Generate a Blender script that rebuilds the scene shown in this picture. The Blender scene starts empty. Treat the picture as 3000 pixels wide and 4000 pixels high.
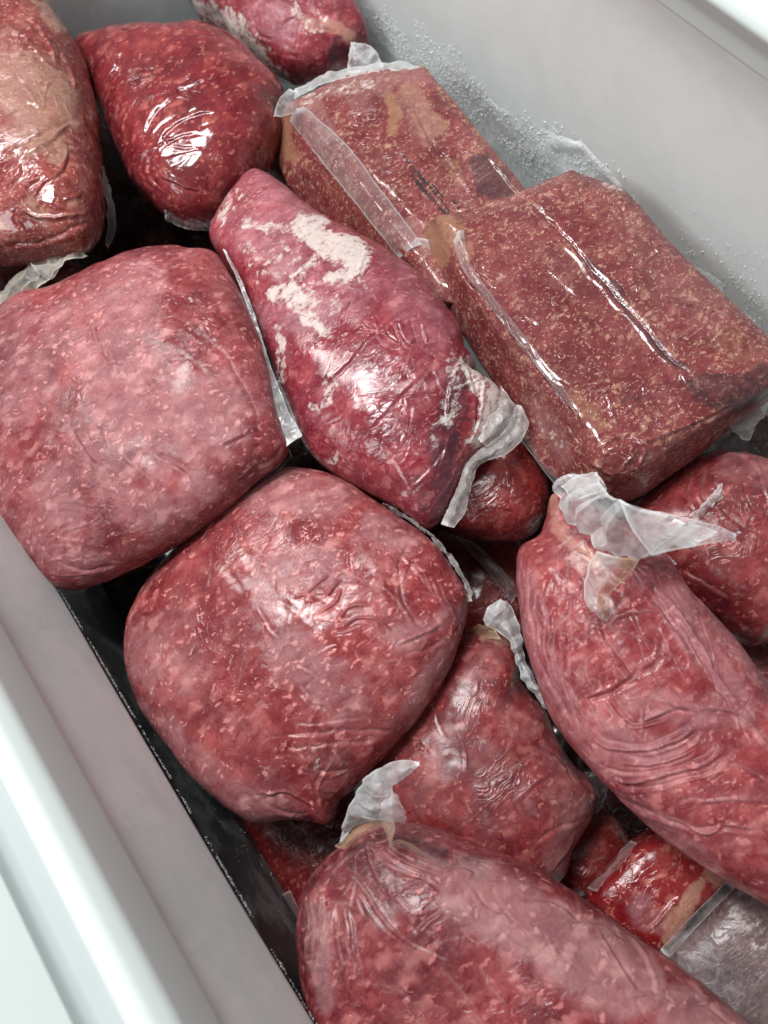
import bpy, math, random
import numpy as np
from mathutils import Matrix, Vector
from mathutils.bvhtree import BVHTree

S = bpy.context.scene
COL = S.collection

# ------------------------------------------------------------------ camera
FPX = 3000.0                       # focal length in photo pixels (photo 3000 x 4000)
CAM = np.array([0.0, 0.0, 0.62])

def pix_dir(px, py):
    return np.array([px - 1500.0, -(py - 2000.0), -FPX])

def camera_axes():
    V = pix_dir(-3900, -4680)      # vanishing point of the freezer's long side
    v = V[:2] / np.linalg.norm(V[:2]); L = np.linalg.norm(V[:2])
    p = np.array([-v[1], v[0]])
    if p[0] < 0: p = -p
    N = -(FPX * FPX / L) * v + (-200.0) * p
    n = np.array([N[0], N[1], -FPX])
    Z = -n / np.linalg.norm(n)
    X = -V / np.linalg.norm(V); X -= X @ Z * Z; X /= np.linalg.norm(X)
    return np.array([X, np.cross(Z, X), Z])
ROT = camera_axes()

cam_data = bpy.data.cameras.new('camera')
cam = bpy.data.objects.new('camera', cam_data); COL.objects.link(cam)
M3 = Matrix([list(r) for r in ROT])
cam.matrix_world = Matrix.Translation(Vector(CAM)) @ M3.to_4x4()
cam_data.sensor_fit = 'VERTICAL'; cam_data.sensor_height = 36.0
cam_data.lens = FPX / 4000.0 * 36.0
cam_data.clip_start = 0.01; cam_data.clip_end = 50.0
cam_data.dof.use_dof = True
cam_data.dof.focus_distance = 0.64
cam_data.dof.aperture_fstop = 5.0
S.camera = cam
S.cycles.max_bounces = 6; S.cycles.diffuse_bounces = 3; S.cycles.glossy_bounces = 2; S.cycles.transparent_max_bounces = 8

# ------------------------------------------------------------------ world, lamps, exposure
W = bpy.data.worlds.new('World'); S.world = W; W.use_nodes = True
bg = W.node_tree.nodes['Background']
bg.inputs[0].default_value = (0.92, 0.96, 0.97, 1); bg.inputs[1].default_value = 0.20

def area_lamp(name, loc, target, sx, sy, power, color):
    l = bpy.data.lights.new(name, 'AREA'); l.shape = 'RECTANGLE'; l.size = sx; l.size_y = sy
    l.energy = power; l.color = color
    o = bpy.data.objects.new(name, l); COL.objects.link(o)
    o.location = loc
    o.rotation_euler = (Vector(target) - Vector(loc)).to_track_quat('-Z', 'Y').to_euler()
    return o
area_lamp('ceiling_or_fill_lamp', (-1.35, -0.10, 1.45), (-0.2, 0.1, 0), 0.50, 0.30, 15, (1.0, 0.985, 0.965))
area_lamp('ceiling_or_fill_lamp', (-0.98, 0.16, 2.15), (-0.2, 0.05, 0), 0.80, 0.40, 46, (0.98, 0.99, 1.0))
area_lamp('ceiling_or_fill_lamp', (-0.2, -1.60, 1.95), (-0.2, 0.3, 0), 1.4, 0.8, 27, (0.95, 1.0, 1.0))  # added soft fill with no known source, brightens the far wall
S.view_settings.view_transform = 'Standard'; S.view_settings.look = 'None'
S.view_settings.exposure = 0.0; S.view_settings.gamma = 1.0

# ------------------------------------------------------------------ helpers
def at(px, py, z):
    w = ROT @ pix_dir(px, py)
    return CAM + w * ((z - CAM[2]) / w[2])

def to_px(P):
    c = (P - CAM) @ ROT            # world -> camera coordinates
    d = -c[..., 2]
    return np.stack([1500 + c[..., 0] / d * FPX, 2000 - c[..., 1] / d * FPX], -1)

def _hash(i, j, k, seed):
    h = (i * 374761393 + j * 668265263 + k * 2147483647 + seed * 1274126177) & 0xffffffff
    h = ((h ^ (h >> 13)) * 1274126177) & 0xffffffff
    h = ((h ^ (h >> 16)) * 2246822519) & 0xffffffff
    return ((h ^ (h >> 15)) & 0xffff) / 65535.0

def vnoise(P, scale, seed=0):
    Q = P * scale + 100.37
    I = np.floor(Q).astype(np.int64); f = Q - I
    f = f * f * f * (f * (f * 6 - 15) + 10)
    r = 0
    for a in (0, 1):
        for b in (0, 1):
            for c in (0, 1):
                w = (f[:, 0] if a else 1 - f[:, 0]) * (f[:, 1] if b else 1 - f[:, 1]) * (f[:, 2] if c else 1 - f[:, 2])
                r = r + w * _hash(I[:, 0] + a, I[:, 1] + b, I[:, 2] + c, seed)
    return r * 2 - 1

def fbm(P, scale, octaves=3, seed=0, gain=0.5):
    r = 0; a = 1.0
    for o in range(octaves):
        r = r + a * vnoise(P, scale * 2 ** o, seed + o * 17); a *= gain
    return r

def catmull(P, n, closed=True):
    P = np.asarray(P, float); m = len(P); segs = m if closed else m - 1
    out = []; per = 24
    for i in range(segs):
        if closed: p0, p1, p2, p3 = P[(i - 1) % m], P[i], P[(i + 1) % m], P[(i + 2) % m]
        else:
            p1, p2 = P[i], P[i + 1]
            p0 = P[i - 1] if i > 0 else 2 * p1 - p2
            p3 = P[i + 2] if i + 2 < m else 2 * p2 - p1
        t = np.linspace(0, 1, per, endpoint=False)[:, None]
        out.append(0.5 * ((2 * p1) + (-p0 + p2) * t + (2 * p0 - 5 * p1 + 4 * p2 - p3) * t ** 2 + (-p0 + 3 * p1 - 3 * p2 + p3) * t ** 3))
    out = np.concatenate(out)
    out = np.vstack([out, out[:1] if closed else P[-1:]])
    L = np.concatenate([[0], np.cumsum(np.linalg.norm(np.diff(out, axis=0), axis=1))])
    s = np.linspace(0, L[-1], n, endpoint=not closed)
    return np.stack([np.interp(s, L, out[:, k]) for k in range(out.shape[1])], 1)

def seg_dist(Q, line):
    """distance (px) of points Q to a polyline, with the position 0..1 along it and the signed side"""
    line = np.asarray(line, float)
    best = np.full(len(Q), 1e9); pos = np.zeros(len(Q)); side = np.zeros(len(Q))
    if len(line) == 1:
        return np.linalg.norm(Q - line[0], axis=1), pos + 0.5, side
    n = len(line) - 1
    for i in range(n):
        a, b = line[i], line[i + 1]; ab = b - a; L2 = ab @ ab + 1e-9
        t = np.clip(((Q - a) @ ab) / L2, 0, 1)
        v = Q - (a + t[:, None] * ab)
        d = np.sqrt((v ** 2).sum(1)); m = d < best
        best[m] = d[m]; pos[m] = ((i + t) / n)[m]
        side[m] = np.sign(ab[0] * v[:, 1] - ab[1] * v[:, 0])[m]
    return best, pos, side

def smooth(a, b, x):
    t = np.clip((x - a) / (b - a), 0, 1); return t * t * (3 - 2 * t)

def link_mesh(name, V, F, mat, parent=None, origin=None, attrs=None, shade=True):
    me = bpy.data.meshes.new(name)
    o3 = np.zeros(3) if origin is None else np.asarray(origin, float)
    V = np.asarray(V, float) - o3
    if isinstance(F, np.ndarray):
        me.vertices.add(len(V)); me.vertices.foreach_set('co', V.ravel())
        me.loops.add(F.size); me.loops.foreach_set('vertex_index', F.ravel().astype(np.int32))
        me.polygons.add(len(F))
        me.polygons.foreach_set('loop_start', np.arange(0, F.size, F.shape[1], dtype=np.int32))
        me.polygons.foreach_set('loop_total', np.full(len(F), F.shape[1], np.int32))
        me.update(calc_edges=True)
    else:
        me.from_pydata([tuple(v) for v in V], [], F)
    me.validate()
    if shade: me.polygons.foreach_set('use_smooth', np.ones(len(me.polygons), bool))
    for k, a in (attrs or {}).items():
        at_ = me.attributes.new(k, 'FLOAT', 'POINT'); at_.data.foreach_set('value', np.asarray(a, np.float32))
    me.materials.append(mat)
    o = bpy.data.objects.new(name, me); COL.objects.link(o)
    if parent is not None: o.parent = parent
    else: o.location = o3
    return o

def thing(name, label, cat, loc, group=None):
    o = bpy.data.objects.new(name, None); COL.objects.link(o); o.empty_display_size = 0.02
    o.location = loc; o['label'] = label; o['category'] = cat
    if group: o['group'] = group
    return o

# ------------------------------------------------------------------ node helpers
class NT:
    def __init__(s, name):
        s.m = bpy.data.materials.new(name); s.m.use_nodes = True; s.t = s.m.node_tree; s.t.nodes.clear()
        s.out = s.t.nodes.new('ShaderNodeOutputMaterial')
    def n(s, typ, **kw):
        nd = s.t.nodes.new('ShaderNode' + typ)
        for k, v in kw.items(): setattr(nd, k, v)
        return nd
    def put(s, sock, v):
        if hasattr(v, 'is_output') or isinstance(v, bpy.types.NodeSocket): s.t.links.new(v, sock)
        else:
            if isinstance(v, (tuple, list)) and len(v) == 3 and sock.type == 'RGBA': v = (*v, 1)
            sock.default_value = v
    def math(s, op, a, b=None, c=None, clamp=False):
        nd = s.n('Math', operation=op, use_clamp=clamp); s.put(nd.inputs[0], a)
        if b is not None: s.put(nd.inputs[1], b)
        if c is not None: s.put(nd.inputs[2], c)
        return nd.outputs[0]
    def mul(s, a, b): return s.math('MULTIPLY', a, b)
    def add(s, a, b): return s.math('ADD', a, b)
    def ss(s, a, b, x):
        nd = s.n('MapRange', interpolation_type='SMOOTHSTEP'); s.put(nd.inputs[0], x)
        nd.inputs[1].default_value = a; nd.inputs[2].default_value = b
        nd.inputs[3].default_value = 0; nd.inputs[4].default_value = 1
        return nd.outputs[0]
    def mix(s, f, a, b):
        nd = s.n('Mix', data_type='RGBA'); s.put(nd.inputs[0], f); s.put(nd.inputs[6], a); s.put(nd.inputs[7], b); return nd.outputs[2]
    def noise(s, co, scale, detail=2, rough=0.5, dist=0.0, color=False):
        nd = s.n('TexNoise'); s.put(nd.inputs['Vector'], co); nd.inputs['Scale'].default_value = scale
        nd.inputs['Detail'].default_value = detail; nd.inputs['Roughness'].default_value = rough; nd.inputs['Distortion'].default_value = dist
        return nd.outputs['Color' if color else 'Fac']
    def voro(s, co, scale, feature='F1'):
        nd = s.n('TexVoronoi', feature=feature); s.put(nd.inputs['Vector'], co); nd.inputs['Scale'].default_value = scale; return nd
    def vmath(s, op, a, b, sc=None):
        nd = s.n('VectorMath', operation=op); s.put(nd.inputs[0], a)
        if op == 'SCALE': s.put(nd.inputs['Scale'], b)
        else: s.put(nd.inputs[1], b)
        return nd.outputs[0]
    def mapping(s, co, rot, scale):
        nd = s.n('Mapping'); s.put(nd.inputs[0], co); nd.inputs['Rotation'].default_value = rot; nd.inputs['Scale'].default_value = scale; return nd.outputs[0]
    def attr(s, name):
        nd = s.n('Attribute', attribute_name=name); return nd.outputs['Fac']
    def bump(s, h, strength, dist, normal=None):
        nd = s.n('Bump'); nd.inputs['Strength'].default_value = strength; nd.inputs['Distance'].default_value = dist; s.put(nd.inputs['Height'], h)
        if normal is not None: s.put(nd.inputs['Normal'], normal)
        return nd.outputs[0]
    def ramp(s, x, stops):
        nd = s.n('ValToRGB'); s.put(nd.inputs[0], x); e = nd.color_ramp.elements
        e[0].position, e[0].color = stops[0][0], (*stops[0][1], 1)
        e[1].position, e[1].color = stops[-1][0], (*stops[-1][1], 1)
        for p, c in stops[1:-1]:
            q = e.new(p); q.color = (*c, 1)
        return nd.outputs[0]
    def done(s, shader):
        s.t.links.new(shader, s.out.inputs[0]); return s.m

def meat_material(name, deep=(0.080, 0.005, 0.009), mid=(0.215, 0.023, 0.030), light=(0.37, 0.085, 0.088),
                  fleck=(0.51, 0.175, 0.165), haze=0.4, haze_col=(0.36, 0.165, 0.180), gloss=0.12, fleck_amt=0.6,
                  wrinkle=0.5, rot=0.6, fleck_scale=140, tan_col=(0.50, 0.29, 0.20), coat=1.0, seed=0.0, frost_noise=0.0, glitter=0.35):
    s = NT(name)
    tc = s.n('TexCoord'); oi = s.n('ObjectInfo')
    off = s.vmath('SCALE', oi.outputs['Location'], 13.7)
    co = s.vmath('ADD', tc.outputs['Object'], off)
    if seed: co = s.vmath('ADD', co, (seed, seed * 0.7, -seed))
    w1 = s.vmath('SUBTRACT', s.noise(co, 85, 3, 0.6, color=True), (0.5, 0.5, 0.5))
    co2 = s.vmath('ADD', co, s.vmath('SCALE', w1, 0.017))
    co2s = s.mapping(co2, (0.3, 0.2, rot), (1.0, 0.52, 1.0))
    v1 = s.voro(co2s, fleck_scale); v2 = s.voro(co2s, fleck_scale * 2.3)
    sep1 = s.n('SeparateColor'); s.put(sep1.inputs[0], v1.outputs['Color'])
    sep2 = s.n('SeparateColor'); s.put(sep2.inputs[0], v2.outputs['Color'])
    low = s.noise(co, 16, 3, 0.55)
    midn = s.noise(co2, 60, 4, 0.6)
    fine = s.noise(co2, 380, 3, 0.65)
    val = s.add(s.add(s.mul(sep2.outputs[0], 0.16), s.mul(midn, 0.54)), s.add(s.mul(fine, 0.40), s.mul(low, 0.34)))
    col = s.ramp(val, [(0.44, deep), (0.62, mid), (0.78, tuple(0.5 * (a + b) for a, b in zip(mid, light))), (0.93, light)])
    bru = s.ss(0.30, 0.66, s.add(s.mul(s.noise(co, 36, 3, 0.6, 0.5), 0.7), s.mul(low, 0.3)))
    col = s.mix(s.mul(s.math('SUBTRACT', 1.0, bru), 0.74), col, deep)
    soft1 = s.ss(0.72, 0.10, s.add(v1.outputs['Distance'], s.mul(s.math('SUBTRACT', fine, 0.5), 0.7)))
    fm1 = s.mul(s.ss(0.56, 0.82, sep1.outputs[1]), soft1)
    soft2 = s.ss(0.55, 0.22, s.add(v2.outputs['Distance'], s.mul(s.math('SUBTRACT', fine, 0.5), 0.4)))
    fm2 = s.mul(s.ss(0.66, 0.86, sep2.outputs[1]), soft2)
    patch = s.add(0.12, s.mul(0.88, s.ss(0.40, 0.60, s.add(s.mul(midn, 0.4), s.mul(s.noise(co, 30, 1), 0.6)))))
    col = s.mix(s.mul(s.mul(fm1, patch), fleck_amt), col, fleck)
    col = s.mix(s.mul(fm2, fleck_amt * 1.0), col, tuple(min(1, c * 1.15) for c in fleck))
    v3 = s.voro(s.mapping(co2, (0.1, 0.4, rot + 1.3), (1.0, 0.6, 1.0)), fleck_scale * 0.62)
    sep3 = s.n('SeparateColor'); s.put(sep3.inputs[0], v3.outputs['Color'])
    fm3 = s.mul(s.ss(0.70, 0.88, sep3.outputs[0]), s.ss(0.62, -0.05, s.add(v3.outputs['Distance'], s.mul(s.math('SUBTRACT', fine, 0.5), 0.8))))
    col = s.mix(s.mul(s.mul(fm3, s.add(0.3, s.mul(patch, 0.7))), fleck_amt * 0.55), col, s.mix(0.35, fleck, light))
    # darker lean specks
    dm = s.mul(s.ss(0.25, 0.08, sep2.outputs[2]), soft2)
    col = s.mix(s.mul(dm, 0.45), col, deep)
    # masks painted per vertex, broken up by noise
    brk = s.math('SUBTRACT', s.noise(co, 110, 6, 0.72, 0.8), 0.5)
    brk_s = s.math('SUBTRACT', s.noise(s.mapping(co, (0, 0, rot), (1, 0.3, 1)), 240, 4, 0.7), 0.5)
    tanm = s.ss(0.18, 0.85, s.add(s.attr('tan'), s.mul(brk, 1.3)))
    col = s.mix(s.mul(tanm, 0.62), col, s.mix(s.ss(0.15, 0.9, fine), tuple(c * 0.7 for c in tan_col), tuple(min(1, c * 1.25) for c in tan_col)))
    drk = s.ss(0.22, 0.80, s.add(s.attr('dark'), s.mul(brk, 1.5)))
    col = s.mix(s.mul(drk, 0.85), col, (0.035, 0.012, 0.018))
    # milky frost bloom under/on the film
    hz = s.noise(co, 13, 5, 0.62, 1.2)
    hzs = s.noise(s.mapping(co, (0, 0, rot), (1, 0.22, 1)), 90, 5, 0.7)
    hm = s.mul(s.ss(0.40, 0.68, hz), haze)
    hm = s.mul(hm, s.add(0.05, s.mul(s.ss(0.30, 0.68, s.add(s.mul(hzs, 0.6), s.mul(fine, 0.4))), 1.15)))
    hm = s.add(s.mul(hm, 0.85), s.mul(s.attr('haze'), s.add(0.55, s.mul(s.ss(0.32, 0.66, hzs), 0.75))))
    hm = s.math('MINIMUM', hm, 0.62)
    vv = s.ss(0.34, 0.88, s.add(s.mul(val, 0.75), s.mul(s.math('MAXIMUM', fm1, s.math('MAXIMUM', fm2, fm3)), 0.28)))
    col = s.mix(hm, col, s.mix(vv, tuple(c * k for c, k in zip(haze_col, (0.74, 0.60, 0.64))), tuple(min(1, c * k) for c, k in zip(haze_col, (1.28, 1.45, 1.36)))))
    # thin scratches
    scr = s.noise(s.mapping(co, (0, 0, rot + 1.1), (1, 0.035, 1)), 900, 2, 0.6)
    scm = s.mul(s.ss(0.66, 0.75, scr), s.ss(0.45, 0.6, s.noise(co, 30, 2)))
    col = s.mix(s.mul(scm, 0.38), col, (0.62, 0.45, 0.45))
    # crisp white frost
    fr = s.ss(0.34, 0.92, s.add(s.add(s.attr('frost'), frost_noise), s.add(s.mul(brk, 2.0), s.mul(brk_s, 1.7))))
    col = s.mix(s.mul(fr, 0.78), col, s.mix(s.ss(0.2, 0.8, fine), (0.56, 0.47, 0.43), (0.70, 0.65, 0.60)))
    P = s.n('BsdfPrincipled')
    s.put(P.inputs['Base Color'], col)
    P.inputs['Roughness'].default_value = 0.55
    P.inputs['Specular IOR Level'].default_value = 0.08
    P.inputs['Subsurface Weight'].default_value = 0.0
    rough = s.math('MINIMUM', s.add(s.add(gloss, s.mul(hm, 0.20)), s.mul(fr, 0.35)), 0.5)
    s.put(P.inputs['Coat Weight'], s.mul(coat, s.math('SUBTRACT', 1.0, s.mul(s.add(hm, s.mul(fr, 0.4)), 0.85))))
    s.put(P.inputs['Coat Roughness'], rough)
    P.inputs['Coat IOR'].default_value = 1.5
    # relief: meat grain below, film wrinkles above
    nb = s.bump(s.add(s.mul(midn, 0.6), s.mul(fine, 0.25)), 0.5, 0.0020)
    s.put(P.inputs['Normal'], nb)
    wr = s.mapping(s.vmath('ADD', co, s.vmath('SCALE', s.vmath('SUBTRACT', s.noise(co, 22, 2, 0.5, color=True), (0.5, 0.5, 0.5)), 0.05)), (0.2, 0.1, rot + 0.5), (1, 0.26, 1))
    r1 = s.math('ABSOLUTE', s.math('SUBTRACT', s.noise(wr, 70, 2, 0.5), 0.5))
    r2 = s.math('ABSOLUTE', s.math('SUBTRACT', s.noise(wr, 210, 2, 0.55), 0.5))
    ridge = s.add(s.ss(0.035, 0.0, r1), s.mul(s.ss(0.05, 0.0, r2), 0.45))
    where = s.ss(0.44, 0.62, s.noise(co, 19, 2))
    soft_w = s.noise(wr, 45, 3, 0.55)
    glit = s.noise(co, 2600, 2, 0.8)
    h = s.add(s.mul(s.mul(ridge, where), 0.50), s.mul(soft_w, 0.7))
    cb = s.bump(h, wrinkle, 0.0022)
    cb = s.bump(s.mul(glit, s.add(0.12, hm)), glitter, 0.0006, cb)
    s.put(P.inputs['Coat Normal'], cb)
    return s.done(P.outputs[0])

def film_material(name, tint=(0.86, 0.87, 0.88), milky=0.4, rough=0.12, bub=0.4, stain=None):
    s = NT(name)
    tc = s.n('TexCoord'); co = tc.outputs['Object']
    P = s.n('BsdfPrincipled')
    big = s.noise(co, 60, 4, 0.6, 0.8)
    bubn = s.voro(co, 620)
    col = tint
    if stain is not None:
        col = s.mix(s.ss(0.35, 0.65, s.add(s.attr('tan'), s.mul(s.math('SUBTRACT', big, 0.5), 0.6))), tint, stain)
    s.put(P.inputs['Base Color'], col)
    P.inputs['Roughness'].default_value = rough
    P.inputs['Specular IOR Level'].default_value = 0.9
    h = s.add(s.mul(s.noise(co, 110, 2, 0.5), 0.8), s.mul(s.mul(s.ss(0.5, 0.1, bubn.outputs['Distance']), s.add(s.attr('bub'), 0.0)), bub))
    s.put(P.inputs['Normal'], s.bump(h, 0.45, 0.0016))
    lw = s.n('LayerWeight'); lw.inputs[0].default_value = 0.55
    a = s.add(s.mul(milky, s.add(0.55, s.mul(s.ss(0.35, 0.75, big), 0.9))), s.add(s.mul(s.math('POWER', lw.outputs['Facing'], 2.0), 0.55), s.add(s.mul(s.attr('edge'), 0.5), s.mul(s.attr('bub'), 0.22))))
    T = s.n('BsdfTranslucent'); s.put(T.inputs[0], col)
    mx = s.n('MixShader'); mx.inputs[0].default_value = 0.30; s.put(mx.inputs[1], P.outputs[0]); s.put(mx.inputs[2], T.outputs[0])
    tr = s.n('BsdfTransparent'); m2 = s.n('MixShader'); s.put(m2.inputs[0], s.math('MINIMUM', a, 0.94)); s.put(m2.inputs[1], tr.outputs[0]); s.put(m2.inputs[2], mx.outputs[0])
    return s.done(m2.outputs[0])

def paint_material(name, col, rough=0.35, speck=0.25, bump=0.05, frost=0.0):
    s = NT(name)
    tc = s.n('TexCoord'); co = tc.outputs['Object']
    n1 = s.noise(co, 9, 6, 0.66, 1.4); n2 = s.noise(s.mapping(co, (0, 0, 0), (0.2, 1, 1)), 60, 4, 0.7)
    n3 = s.noise(co, 900, 3, 0.7)
    c = s.mix(s.mul(s.ss(0.35, 0.7, n1), speck), col, tuple(x * 0.80 for x in col))
    c = s.mix(s.mul(s.ss(0.62, 0.70, n2), speck * 0.35), c, tuple(x * 0.72 for x in col))
    if frost:
        # film of hoar on the painted metal, breaking into patches
        fm = s.ss(0.47, 0.60, s.add(s.noise(co, 22, 6, 0.68, 0.4), s.mul(s.math('SUBTRACT', n3, 0.5), 0.35)))
        c = s.mix(s.mul(fm, frost), c, (0.86, 0.90, 0.90))
    P = s.n('BsdfPrincipled'); s.put(P.inputs['Base Color'], c)
    s.put(P.inputs['Roughness'], s.add(rough, s.mul(n1, 0.25)))
    s.put(P.inputs['Normal'], s.bump(s.add(s.mul(n3, 0.5), s.mul(n1, 2.0)), bump, 0.002))
    return s.done(P.outputs[0])

def frost_material(name, a=(0.80, 0.86, 0.86), b=(0.92, 0.97, 0.97)):
    s = NT(name)
    tc = s.n('TexCoord'); co = tc.outputs['Object']
    n = s.noise(co, 260, 5, 0.7); n2 = s.noise(co, 45, 4, 0.6)
    c = s.mix(s.ss(0.35, 0.68, s.add(s.mul(n, 0.6), s.mul(n2, 0.4))), a, b)
    P = s.n('BsdfPrincipled'); s.put(P.inputs['Base Color'], c); P.inputs['Roughness'].default_value = 0.35
    P.inputs['Coat Weight'].default_value = 0.3; P.inputs['Coat Roughness'].default_value = 0.15
    s.put(P.inputs['Normal'], s.bump(s.add(n, s.mul(s.noise(co, 1300, 2, 0.7), 0.4)), 0.9, 0.0016))
    return s.done(P.outputs[0])

# ------------------------------------------------------------------ the chest freezer
white = paint_material('white_lacquer', (0.60, 0.655, 0.635), 0.50, 0.08, 0.03)
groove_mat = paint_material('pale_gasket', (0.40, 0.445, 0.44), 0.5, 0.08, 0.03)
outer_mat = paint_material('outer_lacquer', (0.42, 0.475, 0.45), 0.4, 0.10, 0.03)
liner = paint_material('liner_paint', (0.78, 0.87, 0.86), 0.42, 0.45, 0.22, 0.60)
liner_far = paint_material('liner_paint_far', (0.82, 0.865, 0.85), 0.36, 0.30, 0.14, 0.35)
ice = frost_material('ice_crust')
grain_mat = frost_material('ice_grain', (0.88, 0.93, 0.93), (0.97, 0.98, 0.98))

X0, X1 = -0.985, 1.1
freezer = thing('chest_freezer', 'open white chest freezer with grey liner full of frozen meat', 'freezer', (0, 0, -0.36))
FO = np.array([0, 0, -0.36])

def extrude_profile(name, prof, mat, parent=freezer, nx=120, rnd=0.004, x0=X0, x1=X1, wav=0.0, seed=1):
    """profile (y, z) points with rounded corners, swept along the freezer's long side"""
    prof = np.asarray(prof, float); pts = [prof[0]]
    for i in range(1, len(prof) - 1):
        a, b, c = prof[i - 1], prof[i], prof[i + 1]
        u = (a - b) / np.linalg.norm(a - b); w = (c - b) / np.linalg.norm(c - b)
        r = min(rnd, 0.45 * np.linalg.norm(a - b), 0.45 * np.linalg.norm(c - b))
        for t in np.linspace(0, 1, 6):
            pts.append((1 - t) ** 2 * (b + u * r) + 2 * t * (1 - t) * b + t * t * (b + w * r))
    pts.append(prof[-1]); pts = np.array(pts); m = len(pts)
    xs = np.linspace(x0, x1, nx)
    V = np.zeros((nx, m, 3)); V[:, :, 0] = xs[:, None]; V[:, :, 1] = pts[None, :, 0]; V[:, :, 2] = pts[None, :, 1]
    V = V.reshape(-1, 3)
    if wav: V[:, 1] += wav * vnoise(V * np.array([1, 0, 1]), 7, seed)
    i, j = np.meshgrid(np.arange(nx - 1), np.arange(m - 1), indexing='ij')
    a = (i * m + j).ravel(); F = np.stack([a, a + 1, a + m + 1, a + m], 1)
    return link_mesh(name, V, F, mat, parent, FO)

NY, FY = -0.212, 0.401
y_b3 = at(240, 3520, 0.212)[1]; y_b2 = at(160, 3690, 0.206)[1]
print('near rim bands', y_b3, y_b2)
near_wall = extrude_profile('liner_wall', [(NY - 0.006, 0.168), (NY - 0.006, 0.038), (NY - 0.012, 0.026)], liner, wav=0.0015)
extrude_profile('lower_liner', [(NY - 0.0125, 0.0255), (NY - 0.015, 0.015), (NY - 0.019, 0.005), (NY - 0.020, -0.355)], paint_material('lower_liner_painted_shade', (0.060, 0.063, 0.066), 0.35, 0.2, 0.15, 0.16), wav=0.0015)  # near-black colour paints in the shade of the gap below the ledge
extrude_profile('rim', [(NY - 0.0055, 0.160), (NY, 0.164), (NY, 0.203), (NY - 0.008, 0.212), (y_b3, 0.213), (y_b3 - 0.003, 0.200)], white)
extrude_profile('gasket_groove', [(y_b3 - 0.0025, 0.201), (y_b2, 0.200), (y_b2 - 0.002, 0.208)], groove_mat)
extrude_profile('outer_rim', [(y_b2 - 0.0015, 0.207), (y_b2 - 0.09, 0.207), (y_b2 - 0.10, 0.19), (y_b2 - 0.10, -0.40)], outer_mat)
far_wall = extrude_profile('liner_wall', [(FY + 0.010, 0.19), (FY + 0.010, -0.355)], liner_far, wav=0.0018, seed=4, rnd=0.002)
y_t = at(2915, 52, 0.225)[1]
extrude_profile('rim', [(FY + 0.0095, 0.188), (FY - 0.002, 0.190), (FY - 0.002, 0.205), (y_t - 0.004, 0.221), (y_t, 0.228), (y_t + 0.3, 0.228)], white, rnd=0.003)
# end wall with a rounded corner into the far wall
ys = []
R_ = 0.06
for t in np.linspace(0, 1, 14): ys.append((X0 + 0.02 + R_ - R_ * math.cos(t * math.pi / 2), FY + 0.008 - R_ + R_ * math.sin(t * math.pi / 2)))
path = [(X0 + 0.02, NY - 0.02 + R_)] + ys
path = [(X0 + 0.02 + R_ - R_ * math.sin(t * math.pi / 2), NY - 0.012 + R_ - R_ * math.cos(t * math.pi / 2)) for t in np.linspace(0, 1, 14)] + path[1:]
zs = np.linspace(0.2, -0.355, 30)
V = np.array([[x, y, z] for x, y in path for z in zs]); m = len(zs)
i, j = np.meshgrid(np.arange(len(path) - 1), np.arange(m - 1), indexing='ij'); a = (i * m + j).ravel()
end_mat = paint_material('liner_paint_end', (0.36, 0.345, 0.35), 0.5, 0.25, 0.25)
link_mesh('liner_wall', V, np.stack([a, a + 1, a + m + 1, a + m], 1), liner, freezer, FO)
V = [(X0 - 0.02, NY - 0.07, -0.352), (X1, NY - 0.07, -0.352), (X1, FY + 0.02, -0.352), (X0 - 0.02, FY + 0.02, -0.352)]
link_mesh('liner_floor', V, [(0, 1, 2, 3)], liner, freezer, FO, shade=False)
V = [(X1, NY - 0.03, -0.352), (X1, FY + 0.02, -0.352), (X1, FY + 0.02, 0.2), (X1, NY - 0.03, 0.2)]
link_mesh('liner_wall', V, [(0, 1, 2, 3)], liner, freezer, FO, shade=False)

def poly_mask(Q, poly, feather):
    """signed soft mask of a px polygon"""
    poly = np.asarray(poly, float); inside = np.zeros(len(Q), bool); n = len(poly)
    for k in range(n):
        a, b = poly[k], poly[(k + 1) % n]
        c = ((a[1] > Q[:, 1]) != (b[1] > Q[:, 1])) & (Q[:, 0] < (b[0] - a[0]) * (Q[:, 1] - a[1]) / (b[1] - a[1] + 1e-12) + a[0])
        inside ^= c
    d, _, _ = seg_dist(Q, np.vstack([poly, poly[:1]]))
    return np.clip(0.5 + np.where(inside, d, -d) / (2 * feather), 0, 1)

def wall_point(px, py, y):
    w = ROT @ pix_dir(px, py)
    return CAM + w * ((y - CAM[1]) / w[1])

# crusted ice on the far wall, thick where the bags touch it
nx, nz = 440, 160
gx = np.linspace(-0.90, 0.30, nx); gz = np.linspace(-0.16, 0.16, nz)
GX, GZ = np.meshgrid(gx, gz, indexing='ij')
P = np.stack([GX.ravel(), np.full(GX.size, FY + 0.010), GZ.ravel()], 1)
Q = to_px(P)
crust = poly_mask(Q, [(1180, -260), (1330, -60), (1500, 40), (1640, 110), (1760, 190), (1860, 300), (1960, 400), (2110, 470), (2280, 560), (2400, 680), (2500, 790),
                      (2560, 900), (2680, 1010), (2800, 1110), (3000, 1290), (3200, 1500), (3200, 1900), (2600, 1500), (1900, 1200), (1400, 500), (1000, 0)], 34)
q = P * np.array([1, 0, 1])
cr = crust + 0.35 * fbm(q, 40, 3, 5)
h = smooth(0.25, 0.85, cr) * (0.0016 + 0.0013 * np.abs(fbm(q, 24, 3, 9)) + 0.0004 * np.abs(vnoise(q, 260, 3)))
lip, _, _ = seg_dist(Q, [(2160, 560), (2290, 560), (2390, 680), (2500, 790)])
h += 0.0016 * np.exp(-(lip / 34) ** 2) * smooth(0.2, 0.6, cr)
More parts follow.
